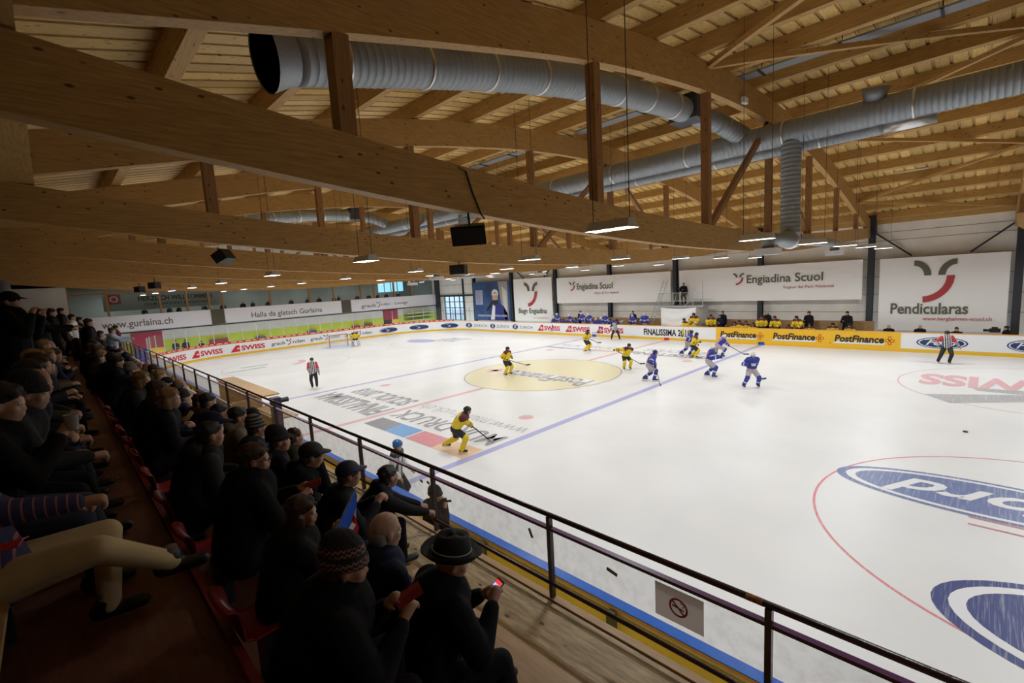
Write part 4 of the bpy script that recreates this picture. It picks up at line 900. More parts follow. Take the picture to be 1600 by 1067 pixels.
def part(me, name, mats, parent, idx=None):
    for m in mats: me.materials.append(m)
    if idx is not None: me.polygons.foreach_set('material_index', idx.astype(int).tolist())
    o = bpy.data.objects.new(name, me); C.objects.link(o); o.parent = parent; return o
SKIN = mat('skin', (.42, .22, .14), .55); SKIN2 = mat('skin pale', (.50, .30, .21), .55); SKIN3 = mat('skin ruddy', (.38, .17, .10), .55)
EYEW = mat('eye white', (.7, .68, .65), .3)
def eyes(J, root, dark=BLK):
    mb = MB(); h, f, l, u = J['head'], J['hf'], J['hl'], J['hu']
    for s in (1, -1): mb.ell(h+f*.078+l*s*.031+u*.004, (.012,)*3, EYEW, n=8, k=6); mb.ell(h+f*.0855+l*s*.031+u*.004, (.006,)*3, dark, n=8, k=6)
    mb.build('eyes', None, root, True)
def hair_prims(J, style='short'):
    h, f, l, u = J['head'], J['hf'], J['hl'], J['hu']; F = frame(f, l, u)
    P = [('E', h+u*.048-f*.022, (.104, .085, .090), F), ('E', h-f*.055-u*.01, (.062, .078, .085), F)]
    if style == 'long': P += [('E', h-f*.075-u*.10, (.055, .082, .13), F), ('E', h-f*.06-u*.20, (.06, .10, .12), F), ('E', h+l*.075-u*.09-f*.02, (.05, .022, .11), F), ('E', h-l*.075-u*.09-f*.02, (.05, .022, .11), F)]
    if style == 'fringe': P = [('E', h-f*.055-u*.02, (.058, .080, .07), F)]
    if style in ('short', 'fringe', 'long'):
        rn = random.Random(9)
        for k in range(34 if style != 'fringe' else 0):
            a = rn.uniform(0, 6.28); e = rn.uniform(.1, 1.5) if style != 'fringe' else rn.uniform(-.3, .1); dx = math.cos(a)*math.cos(e)
            if style == 'fringe' and dx > -.2: continue
            c_ = h+u*(.045+.088*math.sin(e))-f*.022+(f*math.cos(a)*.098+l*math.sin(a)*.08)*math.cos(e); P.append(('E', c_, (.030, .016, .016), F))
    if style == 'curly':
        rn = random.Random(3)
        for k in range(26):
            a = rn.uniform(0, 6.28); e = rn.uniform(-.2, 1.5); P.append(('E', h+u*(.045+.085*math.sin(e))-f*.03+(f*math.cos(a)+l*math.sin(a))*.085*math.cos(e), (.028,)*3, F))
    return P
def headgear(J, kind, root, vox, m=None, m2=None):
    h, f, l, u = J['head'], J['hf'], J['hl'], J['hu']; F = frame(f, l, u)
    if kind in ('short', 'long', 'fringe', 'curly'): part(fuse(hair_prims(J, kind), min(vox, .012), 'hair', smooth=2), 'hair', [m], root)
    elif kind == 'beanie':
        o = empty_tilt = MB(); c = h+u*.058-f*.02
        T = frame(f, l, (u-f*.18).normalized()); mb = MB()
        prof = [(0, .0), (.045, .118), (.085, .09), (.100, .05), (.106, .0), (.112, -.03), (.112, -.045), (.104, -.048)]
        prof = [(r, z) for r, z in [(0.002, .128), (.04, .122), (.07, .10), (.092, .065), (.101, .025), (.101, .0), (.108, .0), (.110, -.04), (.10, -.045)]]
        n = 28
        for r, z in prof:
            for k in range(n): a = 2*math.pi*k/n; mb.v.append(tuple(c+T@V((r*math.cos(a)*1.06*(1+.012*math.cos(14*a)), r*math.sin(a)*.90*(1+.012*math.cos(14*a)), z))))
        mb.mats = [m, m2 or m]
        for j in range(len(prof)-1):
            for k in range(n): mb.f.append((j*n+k, j*n+(k+1) % n, (j+1)*n+(k+1) % n, (j+1)*n+k)); mb.m.append(1 if j >= 5 or (j == 3 and m2) else 0)
        mb.build('knit_hat', None, root, True)
        part(fuse([('E', h-f*.05-u*.02, (.055, .078, .06), F)], .012, 'hair'), 'hair', [mat('hair brown', (.05, .025, .012), .7)], root)
    elif kind == 'cap':
        mb = MB(); c = h+u*.045-f*.01; mb.ell(c, (.108, .088, .09), m, F, 20, 12); mb.build('cap_crown', None, root, True)
        mb = MB(); n = 12; vs = []
        for (rad, dz) in ((.09, .012), (.165, -.012)):
            for k in range(n+1): a = -1.15+2.3*k/n; vs.append(c+F@V((math.cos(a)*rad*(1 if rad < .1 else 1.08)+.0, math.sin(a)*rad*(.95 if rad < .1 else .58), dz+.0)))
        vs += [v+u*.006 for v in vs]; m_ = n+1
        fs = [(k, k+1, m_+k+1, m_+k) for k in range(n)]+[(2*m_+k, 3*m_+k, 3*m_+k+1, 2*m_+k+1) for k in range(n)]+[(m_+k, m_+k+1, 3*m_+k+1, 3*m_+k) for k in range(n)]
        mb.add(vs, fs, m2 or m).build('cap_peak', None, root, True)
        part(fuse([('E', h-f*.05-u*.02, (.058, .080, .06), F)], .012, 'hair'), 'hair', [mat('hair brown', (.05, .025, .012), .7)], root)
    elif kind == 'fedora':
        mb = MB(); c = h+u*.07-f*.01; T = frame(f, l, u); prof = [(.001, .095), (.05, .10), (.083, .092), (.098, .05), (.106, 0), (.108, -.012), (.14, -.018), (.166, -.004), (.168, -.008), (.14, -.026), (.10, -.02)]; n = 32
        for r, z in prof:
            for k in range(n):
                a = 2*math.pi*k/n; dz = (.03*abs(math.sin(a))**2 if r > .14 else 0)-(.03*(1-abs(math.sin(a))) if z > .08 and r < .06 else 0)
                mb.v.append(tuple(c+T@V((r*math.cos(a)*1.08, r*math.sin(a)*.92, z+dz))))
        mb.mats = [m]
        for j in range(len(prof)-1):
            for k in range(n): mb.f.append((j*n+k, j*n+(k+1) % n, (j+1)*n+(k+1) % n, (j+1)*n+k)); mb.m.append(0)
        mb.build('felt_hat', None, root, True)
        mb = MB(); pts = [c+T@V((.107*1.08*math.cos(2*math.pi*k/24), .107*.92*math.sin(2*math.pi*k/24), .006)) for k in range(25)]; mb.tube(pts, .004, m2, n=6); mb.build('hat_band', None, root)
    elif kind == 'helmet':
        mb = MB(); c = h+u*.045-f*.01
        mb.ell(c, (.128, .104, .10), m, F, 24, 14); mb.build('helmet', None, root, True)
        P = [('E', h-f*.065-u*.01, (.062, .092, .075), F)]
        for s in (1, -1): P.append(('E', h+l*s*.088-u*.005-f*.01, (.04, .014, .05), F))
        part(fuse(P, .014, 'ear_guard'), 'ear_guard', [m2 or m], root)
        mb = MB(); n = 10; vs = [c+F@V((.13*math.cos(a), .11*math.sin(a), z)) for z in (-.01, -.07) for a in [(-1.1+2.2*k/n) for k in range(n+1)]]
        mb.add(vs, [(k, k+1, n+2+k, n+1+k) for k in range(n)], None).build('visor', GLASS, root, True)
    elif kind == 'goalie':
        mb = MB(); c = h+u*.02; mb.ell(c, (.135, .115, .14), m, F, 20, 14); mb.build('mask', None, root, True)
        mb = MB()
        for k in range(-3, 4): mb.bar(c+f*.137+l*.018*k*1.2-u*.06, c+f*.137+l*.018*k*1.2+u*.03, .006, .006)
        mb.build('cage', BLK, root)
SETS = {}
def person(name, J, vox, skin, top, bottom, shoe=BLK, gear=None, topfn=None, botfn=None, grow_top=.022, grow_bot=.018, grip=(0, 0), fine=False, eye=True, fat=1.0, hood=None, gloves=None, skates=False, pads=None, collar=True, scarf=None):
    """body, jacket or jersey, trousers, shoes, headgear as parts of one Empty"""
    root = empty(name)
    B = body_prims(J, fine, grip); part(fuse(B, vox, 'body', smooth=2 if vox < .01 else 1), 'body', [skin], root)
    cv = max(vox, .012)
    T = [p for p in body_prims(J, k=fat) if p[0] in ('torso', 'arm', 'fore')]
    for i in (0, 1): T = [p for p in T]
    if collar: T.append(('torso', J['neck']-J['sp']*.01, J['neck']+J['sp']*.02, .055, .052))
    if gloves is None: T += [('torso', J['pel']-J['sp']*.0+V((0, .05, -.04)), J['pel']+V((0, -.05, -.04)), .12*fat, .12*fat)]
    else: T = [(p[0], p[1]+J['sp']*.07 if (p[1]-J['pel']).length < .06 else p[1], p[2], p[3]*.93 if (p[1]-J['pel']).length < .06 else p[3], p[4]) for p in T]
    if hood: T += [('E', J['neck']-J['fw']*.09+J['sp']*.01, (.07, .11, .06), frame(J['fw'], J['lf'], J['sp']))]
    tm = fuse([('torso', p[1], p[2].lerp(p[1], .06) if p[0] == 'fore' else p[2], p[3], p[4]) if p[0] != 'E' else p for p in T], cv, 'top', grow_top, 2)
    if topfn:
        segs = [(J['pel'], J['neck'], .13)]+[(J['sh%d' % i], J['el%d' % i], .06) for i in (0, 1)]+[(J['el%d' % i], J['ha%d' % i], .05) for i in (0, 1)]
        C_ = centers(tm); idx, tt = seg_near(C_, segs); part(tm, top[0], top[1], root, topfn(C_, idx, tt, J))
    else: part(tm, top[0], top[1], root)
    Bt = [p for p in body_prims(J, k=min(fat, 1.15)) if p[0] in ('thigh', 'shin')]+[('torso', J['pel']+V((0, .05, -.02)), J['pel']+V((0, -.05, -.02)), .115, .115)]
    bm_ = fuse(Bt, cv, 'bottom', grow_bot, 2)
    if botfn:
        segs = [(J['hip%d' % i], J['kn%d' % i], .09) for i in (0, 1)]+[(J['kn%d' % i], J['an%d' % i], .05) for i in (0, 1)]+[(J['pel'], J['pel']+V((0, 0, .1)), .12)]
        C_ = centers(bm_); idx, tt = seg_near(C_, segs); part(bm_, bottom[0], bottom[1], root, botfn(C_, idx, tt, J))
    else: part(bm_, bottom[0], bottom[1], root)
    for i in (0, 1):
        a, b = J['hel%d' % i], J['toe%d' % i]; d = (b-a).normalized(); nm = 'skate' if skates else 'shoe'
        so = part(fuse([('f', a+V((0, 0, .012)), b+V((0, 0, .008)), .048, .040), ('f', J['an%d' % i]+V((0, 0, .03)), a+V((0, 0, .02)), .055, .05)], cv, nm), nm, [shoe], root)
        if skates: MB().box((-.17, -.004, -.05), (.13, .004, 0)).build('blade', BAND, so); bl = so.children[0]; bl.location = (a+b)/2+V((0, 0, -.022)); bl.rotation_euler = (0, -math.asin(max(-1, min(1, d.z)))*.0, math.atan2(d.y, d.x))
        if gloves:
            w_, e = J['ha%d' % i], J['el%d' % i]; dd_ = (w_-e).normalized()
            G = hand(J, i, False, True); part(fuse([(g[0], g[1], g[2], g[3]+.014, g[4]+.012) for g in G]+[('g', w_-dd_*.10, w_+dd_*.03, .058, .05)], max(cv, .011), 'glove', smooth=1), 'glove', [gloves], root)
    if gear: headgear(J, gear[0], root, vox, *gear[1:])
    if eye: eyes(J, root)
    return root
def place(root, x, y, z, deg, label, cat='person', group=None, s=1.0):
    root.location = (x, y, z); root.rotation_euler = (0, 0, math.radians(deg)); root.scale = (s, s, s); tag(root, label, cat, group); return root
def wpt(root, p):
    a = root.rotation_euler.z; s = root.scale[0]; return V((root.location.x+s*(p[0]*math.cos(a)-p[1]*math.sin(a)), root.location.y+s*(p[0]*math.sin(a)+p[1]*math.cos(a)), root.location.z+s*p[2]))
# ---- materials of the teams
JY = mat('jersey yellow', (.78, .58, .02), .7, bump=.3, bscale=9); JM = mat('jersey maroon', (.10, .012, .015), .7); JK = mat('jersey black', (.02, .018, .018), .7, bump=.3, bscale=9)
JB = mat('jersey blue', (.03, .045, .30), .7, bump=.3, bscale=9); JW = mat('jersey white', (.66, .66, .69), .7, bump=.3, bscale=9); JR = mat('jersey red', (.62, .05, .05), .7); JP = mat('jersey coral', (.75, .16, .17), .7)
def top_yellow(C_, idx, t, J):
    r = np.zeros(len(C_), int); n = np.array(J['neck']); s = np.array(J['sp']); h = (C_-n)@s
    r[(h > -.035) & (np.abs((C_-n)@np.array(J['lf'])) > .09)] = 1; r[(h > .01)] = 1
    r[((idx == 1) | (idx == 2)) & (t < .16)] = 1; r[((idx >= 3) & (t > .15) & (t < .38))] = 2; r[((idx >= 3) & (t > .62) & (t < .8))] = 1
    f = np.array(J['fw']); lat = (C_-n)@np.array(J['lf']); b = ((C_-n)@f < 0) & (np.abs(lat) < .085) & (h < -.2) & (h > -.40) & (np.sin(lat*62) > -.2) & (idx == 0)
    r[b] = 2; return r
def top_blue(C_, idx, t, J):
    r = np.zeros(len(C_), int); n = np.array(J['neck']); s = np.array(J['sp']); h = (C_-n)@s; f = (C_-n)@np.array(J['fw']); lat = (C_-n)@np.array(J['lf'])
    r[(f < -.02) & (h > -.20) & (h < -.06) & (np.abs(lat) < .16)] = 2
    r[(f > .05) & (h > -.30) & (h < -.17) & (np.abs(lat) < .10)] = 1; r[(f < 0) & (h > -.42) & (h < -.24) & (np.abs(lat) < .10) & (np.sin(lat*55) > -.3)] = 1
    r[(idx >= 3) & (t > .2) & (t < .42)] = 1; r[(idx == 0) & (t < .10)] = 2; r[(idx == 0) & (t >= .10) & (t < .16)] = 1; r[((idx == 1) | (idx == 2)) & (t > .55) & (t < .7)] = 1; return r
def bot_player(shorts_t):
    def f(C_, idx, t, J):
        r = np.zeros(len(C_), int); r[(idx == 2) | (idx == 3)] = 1; r[((idx == 0) | (idx == 1)) & (t > shorts_t)] = 1
        r[((idx == 2) | (idx == 3)) & (t > .45) & (t < .6)] = 2; return r
    return f
def top_ref(C_, idx, t, J):
    lat = (C_-np.array(J['neck']))@np.array(J['lf']); r = (np.sin(lat*75+.8) > 0).astype(int)
    r[((idx == 1) | (idx == 2))] = 2; r[(idx >= 3)] = (np.sin(t[idx >= 3]*26) > 0).astype(int); return r
def top_linesman(C_, idx, t, J):
    lat = (C_-np.array(J['neck']))@np.array(J['lf']); h = (C_-np.array(J['neck']))@np.array(J['sp']); r = np.zeros(len(C_), int)
    r[(h > -.09)] = 1; r[(np.abs(lat) < .035)] = 1; r[(np.abs(lat) > .12) & (idx == 0)] = 1; return r
TOPY = ('jersey', [JY, JM, JK]); TOPB = ('jersey', [JB, JW, JP]); TOPR = ('striped_jersey', [JW, BLK, JR])
BOTY = ('hockey_pants', [JK, JY, JY]); BOTB = ('hockey_pants', [mat('pants pale', (.45, .42, .44), .7), JB, JW]); BOTR = ('trousers', [mat('ref trousers', (.012, .013, .014), .7)])
HB = mat('helmet black', (.015, .015, .016), .25); HN = mat('helmet navy', (.02, .03, .12), .25); HWH = mat('helmet white', (.72, .72, .74), .25); HBL = mat('helmet blue', (.03, .14, .40), .3)
GLV = mat('glove maroon', (.07, .015, .015), .6); GLB = mat('glove black', (.014, .014, .02), .6)
def stick(root, J, hi, lo_t, blade_w, deg, label, tape=BLK):
    """stick from the upper hand through the lower hand to the blade on the ice"""
    a = wpt(root, J['ha%d' % hi]+(J['ha%d' % hi]-J['el%d' % hi]).normalized()*.06); b = V(blade_w); s = empty('hockey_stick', b); tag(s, label, 'hockey stick')
    d = (b-a).normalized(); a2 = a-d*.08; MB().bar(a2-b, V((0, 0, .03)), .024, .032).build('shaft', BLK, s)
    c, si = math.cos(math.radians(deg)), math.sin(math.radians(deg)); mb = MB(); P0 = [(0, 0), (.16, .01), (.30, .05)]
    vs = []
    for x, y in P0:
        for z in (.0, .07): vs += [(x*c-(y-.006)*si, x*si+(y-.006)*c, z), (x*c-(y+.006)*si, x*si+(y+.006)*c, z)]
    mb.add(vs, [(0, 4, 6, 2), (1, 3, 7, 5), (4, 8, 10, 6), (5, 7, 11, 9), (2, 6, 7, 3), (6, 10, 11, 7), (0, 1, 5, 4), (4, 5, 9, 8), (0, 2, 3, 1), (8, 9, 11, 10)], None).build('blade', tape, s); return s
def local(x, y, deg, p, s=1.0):
    a = math.radians(deg); dx, dy = p[0]-x, p[1]-y; return ((dx*math.cos(a)+dy*math.sin(a))/s, (-dx*math.sin(a)+dy*math.cos(a))/s, p[2]/s)
SL = {(714, 706): 'skating low in the foreground', (792, 586): 'inside the cream centre circle', (916, 549): 'gliding beyond the centre circle', (978, 577): 'leaning beside the centre circle', (1014, 595): 'in blue reaching to the near blue line', (1174, 605): 'in blue facing the camera', (1121, 558): 'in blue bending near the far blue line'}
def player(px, py, deg, team, label, pose, helmet, blade=None, bdeg=0, tape=BLK, s=1.0, hands=None, top=1, at=None):
    x, y, _ = AT('z', 0, px, py) if at is None else at
    pose = dict(pose)
    if blade is not None:
        bw = AT('z', 0, *blade); bl = V(local(x, y, deg, (bw[0], bw[1], 0), s)); th = V(hands[top]); lh = th.lerp(bl, .36)
        hh = [None, None]; hh[top] = tuple(th); hh[1-top] = tuple(lh); pose['hands'] = hh
    elif hands: pose['hands'] = hands
    pose.setdefault('hz', .84)
    lift = .05; J = skeleton(**pose)
    r = person('person', J, .016, SKIN, TOPY if team == 'y' else TOPB, BOTY if team == 'y' else BOTB, shoe=BLK, gear=('helmet', helmet, helmet), topfn=top_yellow if team == 'y' else top_blue,
               botfn=bot_player(.86), grow_top=.058, grow_bot=.042, gloves=GLV if team == 'y' else GLB, skates=True, eye=True, grip=(1, 1))
    place(r, x, y, .0, deg, label, s=s)
    if blade is not None: stick(r, J, top, .36, (bw[0], bw[1], .0), bdeg, 'hockey stick of the player '+SL[(px, py)], tape)
    return r, J
F_ = lambda *a: list(a)
AZ = .135
player(714, 706, 42, 'y', 'yellow jersey player with black helmet skating low near the blue line in the foreground', dict(hz=.80, lean=38, spine=8, feet=F_((-.42, .28, .20), (.20, -.18, AZ)), head=(0, 0), toe=(0, 0)), HB, (764, 688), -20, tape=JW, hands=F_((.35, .2, .9), (.42, .05, .86)), top=0)
player(792, 586, 5, 'y', 'yellow jersey player standing alone inside the cream centre circle', dict(hz=.86, lean=12, spine=4, feet=F_((.08, .2, AZ), (.0, -.16, AZ)), head=(0, 0)), HB, (822, 571), 60, hands=F_((.3, .1, 1.02), (.18, -.2, .98)), top=1)
player(916, 549, 12, 'y', 'yellow jersey player gliding beyond the centre circle near the far boards', dict(hz=.84, lean=16, spine=4, feet=F_((.08, .22, AZ), (-.05, -.16, AZ)), head=(0, 0)), HB, (934, 536), 40, hands=F_((.3, .1, 1.0), (.2, -.15, 1.0)), top=1)
player(978, 577, -38, 'y', 'yellow jersey player leaning with one arm out beside the right edge of the centre circle', dict(hz=.78, lean=28, side=12, feet=F_((.12, .2, AZ), (.05, -.14, AZ)), head=(0, 5)), HB, (1000, 569), 30, hands=F_((.2, .12, .85), (-.1, -.62, 1.15)), top=1)
player(1014, 595, 30, 'b', 'blue jersey player leaning forward with stick reaching to the near blue line', dict(hz=.82, lean=25, spine=10, feet=F_((-.22, .2, AZ), (.25, -.12, AZ)), head=(-15, 5)), HN, (1031, 601), -60, hands=F_((.35, .12, .95), (.25, -.1, 1.0)), top=1)
player(1107, 589, 25, 'b', 'blue jersey player reaching an arm out at the near blue line', dict(hz=.82, lean=18, side=4, feet=F_((-.1, .2, AZ), (.22, -.2, AZ)), head=(-20, 0)), HWH, None, hands=F_((.52, .15, 1.0), (.45, -.12, 1.02)))
player(1174, 605, -52, 'b', 'blue jersey player with white helmet facing the camera, legs apart, right of the others', dict(hz=.82, lean=14, feet=F_((.05, .26, AZ), (.05, -.34, AZ)), head=(0, 8)), HWH, (1189, 593), 50, hands=F_((.35, .1, .9), (.25, -.22, 1.08)), top=1)
player(1121, 558, 48, 'b', 'blue jersey player bending low and skating right near the far blue line', dict(hz=.70, lean=40, spine=6, feet=F_((-.4, .15, .16), (.2, -.16, AZ)), head=(0, -20)), HWH, (1162, 554), 15, hands=F_((.4, .1, .85), (.45, -.1, .8)), top=0)
player(1083, 559, 20, 'y', 'yellow jersey player in front of a blue opponent near the far boards', dict(hz=.80, lean=18, feet=F_((-.1, .2, AZ), (.12, -.14, AZ)), head=(-30, 15)), HB, None, hands=F_((.35, .1, 1.0), (.25, -.3, .9)))
player(1074, 555, 30, 'b', 'blue jersey player half hidden behind the yellow opponent near the far boards', dict(hz=.80, lean=22, feet=F_((-.35, .35, AZ), (.12, -.14, AZ)), head=(0, 0)), HN, None, hands=F_((.3, .2, 1.0), (.25, -.3, .95)), s=1.03)
# goalkeeper
def goalie():
    x, y, _ = AT('z', 0, 556, 541); deg = -25
    J = skeleton(hz=.80, lean=18, feet=[(.05, .3, AZ), (.05, -.3, AZ)], hands=[(.3, .42, .85), (.3, -.42, .85)], head=(0, 0))
    r = person('person', J, .018, SKIN, TOPY, ('hockey_pants', [JK]), gear=('goalie', HWH), topfn=top_yellow, grow_top=.075, grow_bot=.05, gloves=JW, skates=True, eye=False)
    for i in (0, 1):
        k, a = J['kn%d' % i], J['an%d' % i]; mb = MB(); f = V((.13, 0, 0)); mb.bar(k+f+V((0, 0, .16)), a+f+V((0, 0, -.04)), .30, .10, up=(1, 0, 0)); mb.build('leg_pad', JW, r)
    place(r, x, y, 0, deg, 'goalkeeper in yellow jersey with white pads and mask before the far goal'); s = stick(r, J, 1, 0, tuple(wpt(r, (.5, -.1, 0))), 60, 'goalkeeper stick held low before the far goal', JW)
goalie()
def referee(px, py, deg, label, pose, kind='ref', at=None, helm=HB, pads=False):
    x, y, _ = AT('z', 0, px, py) if at is None else at; J = skeleton(**pose)
    r = person('person', J, .016, SKIN2, TOPR if kind == 'ref' else ('striped_jersey', [JW, BLK, BLK] if kind == 'near' else [JW, BLK, BLK]), BOTR, shoe=BLK, gear=('helmet', helm, helm),
               topfn=top_ref if kind != 'near' else top_linesman, grow_top=.03, grow_bot=.03, skates=True)
    return place(r, x, y, 0, deg, label)
referee(492, 606, -25, 'referee in striped shirt with orange armbands standing at left on the far blue line', dict(hz=.93, lean=3, feet=F_((0, .12, AZ), (0, -.12, AZ)), hands=F_((.05, .3, .85), (.25, -.16, .95)), head=(0, 0)))
referee(962, 531, -60, 'linesman in striped shirt leaning on the far boards with one arm raised', dict(hz=.86, lean=2, side=-8, feet=F_((.1, .34, AZ), (.0, -.34, AZ)), hands=F_((.1, .62, 1.6), (.1, -.3, .95)), head=(0, 0)), kind='lin')
referee(1478, 568, -75, 'referee in striped shirt with orange armbands skating at the far right', dict(hz=.88, lean=12, side=-6, feet=F_((.1, .1, AZ), (-.1, -.28, AZ)), hands=F_((.15, .42, .9), (.1, -.36, .9)), head=(0, 10)))
referee(0, 0, 35, 'linesman in white and black with blue helmet standing against the near boards', dict(hz=.92, lean=8, feet=F_((0, .12, AZ), (0, -.12, AZ)), hands=F_((.3, .2, .95), (.2, -.24, .9)), head=(-10, 5)), kind='near', at=(8.15, -14.35, 0), helm=HBL)
# ---------------------------------------------------------------- people on the benches (variants, then copies)
PJ = lambda **k: skeleton(**k)
LEANP = dict(hz=.92, lean=22, spine=10, feet=F_((0, .14, .09), (-.1, -.12, .09)), hands=F_((.42, .22, .98), (.42, -.22, .98)))
SITP = dict(hz=.50, lean=14, spine=4, feet=F_((.42, .14, .09), (.42, -.14, .09)), hands=F_((.38, .14, .72), (.38, -.14, .72)))
STANDP = dict(hz=.94, lean=2, feet=F_((0, .12, .09), (0, -.12, .09)), hands=F_((.22, .06, 1.12), (.22, -.06, 1.16)))
CROSSP = dict(hz=.94, lean=-2, feet=F_((0, .14, .09), (0, -.12, .09)), hands=F_((.06, .26, .85), (.2, -.12, 1.2)))
def bench_player(team, pose, helm): return person('person', skeleton(**pose), .024, SKIN, TOPY if team == 'y' else TOPB, BOTY if team == 'y' else BOTB, gear=('helmet', helm, helm), topfn=top_yellow if team == 'y' else top_blue, botfn=bot_player(.86), grow_top=.058, grow_bot=.04, gloves=GLV if team == 'y' else GLB, eye=False)
COATK = mat('coat black', (.012, .012, .014), .75, spec=.12, bump=.3, bscale=7); COATN = mat('coat navy', (.012, .016, .04), .75, spec=.12, bump=.3, bscale=7); TRK = mat('trousers dark', (.010, .010, .013), .8, spec=.12)
HBR = mat('hair brown', (.05, .025, .012), .7); HGR = mat('hair grey', (.25, .23, .21), .7); HBD = mat('hair blond', (.28, .17, .07), .7); HDK = mat('hair dark', (.014, .010, .008), .6)
V_ = {('b', 0): bench_player('b', LEANP, HWH), ('b', 1): bench_player('b', SITP, HWH), ('b', 2): bench_player('b', SITP, HN), ('y', 0): bench_player('y', LEANP, HB), ('y', 1): bench_player('y', SITP, HB)}
STAFF = {0: person('person', skeleton(**STANDP), .022, SKIN2, ('jacket', [COATN]), ('trousers', [TRK]), gear=('short', HDK), eye=False, fat=1.15), 1: person('person', skeleton(**CROSSP), .022, SKIN2, ('jacket', [COATK]), ('trousers', [TRK]), gear=('short', HDK), eye=False, fat=1.2),
         2: person('person', skeleton(**CROSSP), .022, SKIN2, ('jacket', [COATK]), ('trousers', [TRK]), gear=('fringe', HGR), eye=False, fat=1.2)}
used = set()
def inst(src, key):
    if key in used: return copy_tree(src)
    used.add(key); return src
def bench(key, px, py, label, deg=-90, y=15.62, top_z=None, s=None):
    """stand or sit a figure so that its head top meets the measured height"""
    src = V_[key] if key in V_ else STAFF[key]; ht = {0: 1.66, 1: 1.36, 2: 1.36}[key[1]] if key in V_ else 1.79
    p = AT('y', y, px, py); sc_ = (p[2]-.3)/ht; sc_ = max(.82, min(1.12, sc_)) if s is None else s
    r = inst(src, key); place(r, p[0], y, .3, deg+random.uniform(-25, 25), label, s=sc_, group=None); return r
BL_ = [(867, 489, 1), (874, 489, 0), (881, 496, 2), (893, 491, 0), (901, 495, 2), (912, 488, 0), (924, 489, 0), (933, 495, 1), (942, 491, 1), (948, 490, 0), (956, 496, 2), (966, 497, 2), (991, 491, 0), (1008, 489, 0)]
for k, (px, py, v) in enumerate(BL_):
    bench(('b', v), px, py, 'blue jersey player on the left team bench, %s from the left%s' % (ORD[k], ', in a dark helmet' if v == 2 else ', in a white helmet'))
YL_ = [(1072, 491, 1), (1081, 490, 1), (1086, 488, 0), (1111, 491, 0), (1149, 500, 1), (1157, 498, 1), (1165, 499, 1), (1180, 502, 1), (1190, 492, 0), (1214, 493, 0), (1235, 505, 1), (1249, 493, 0), (1267, 503, 1), (1301, 502, 1), (1330, 503, 1)]
for k, (px, py, v) in enumerate(YL_):
    bench(('y', v), px, py, 'yellow jersey player with dark helmet on the right team bench, %s from the left' % ORD[k])
for (px, py, v, l) in ((907, 480, 0, 'coach in navy jacket standing behind the blue bench players'), (989, 478, 0, 'coach in navy jacket standing at the right end of the blue bench'), (1129, 482, 1, 'large coach in black coat bending over behind the yellow bench'),
                       (1125, 491, 0, 'boy in dark jacket standing before the large coach'), (1199, 480, 2, 'bald staff man in black standing by the dark column behind the yellow bench'), (1264, 482, 1, 'staff man in black tracksuit standing against the wall behind the yellow bench'),
                       (1324, 480, 1, 'staff man in dark puffer coat standing at the right end of the yellow bench')):
    bench(v, px, py, l, y=16.05 if px not in (1125,) else 15.7)
for (px, py, v, l) in ((1389, 506, 2, 'bald man in black leaning on the far boards, left of three'), (1438, 506, 2, 'bald man in dark suit behind the far boards, middle of three'), (1495, 510, 1, 'dark-haired man behind the far boards under the web address')):
    r = inst(STAFF[v], v); p = AT('y', 15.7, px, py); place(r, p[0], 15.7, p[2]-1.79, -80, l)
r = copy_tree(STAFF[1]); p = AT('y', 15.9, 1573, 508); place(r, p[0], 15.9, p[2]-1.79, 190, 'cameraman in black behind the far boards at the right edge')
def vcam(x, y, z, deg, s, lab):
    o = empty('video_camera', (x, y, z), math.radians(deg)); tag(o, lab, 'video camera'); o.scale = (s,)*3
    MB().box((-.16, -.06, -.07), (.16, .06, .09)).build('camera_body', BLK, o); MB().tube([(.16, 0, .01), (.34, 0, .01)], [.045, .055], n=14).build('lens', BLK, o); MB().box((-.08, -.02, .09), (.1, .02, .15)).build('handle', BLK, o); return o
vcam(p[0]-.42, 15.85, p[2]-.30, 185, 1.3, 'black shoulder camera of the cameraman at the right edge')
struct(MB().box((13.2, 15.2, 0), (20.5, 16.6, .25)).build('floor_press', BENCHW))
r = copy_tree(STAFF[1]); place(r, .95, 16.1, 2.72, -70, 'cameraman in black standing on the raised platform')
vcam(.72, 15.75, 4.05, -60, 1.1, 'video camera on the platform tripod'); o = empty('tripod', (.72, 15.75, 2.72)); tag(o, 'tripod on the raised platform', 'tripod')
for a in (0, 2.1, 4.2): MB().bar((0, 0, 1.22), (.3*math.cos(a), .3*math.sin(a)+.05, 0), .025, .025).build('leg', BLK, o)
for k, (px, py, l) in enumerate(((273, 530, 'person in dark coat behind the left corner glass'), (289, 529, 'person in blue jacket behind the left corner glass'), (314, 532, 'person in dark coat by the red hatch behind the corner glass'))):
    r = copy_tree(STAFF[k % 2]); p = AT('x', -33.2, px, py); place(r, p[0], p[1], 0, 20, l, s=max(.8, min(1.05, p[2]/1.79)))
rn = random.Random(5)
for k in range(18):
    r = copy_tree(STAFF[k % 3]); y = -13.6+1.6*k+rn.uniform(-.5, .5); place(r, LXW-1.9-rn.uniform(0, 1.5), y, 3.3, rn.uniform(-40, 40), 'dim guest standing behind the gallery glass', group='gallery guests behind the glass')
    r.scale = (.92,)*3
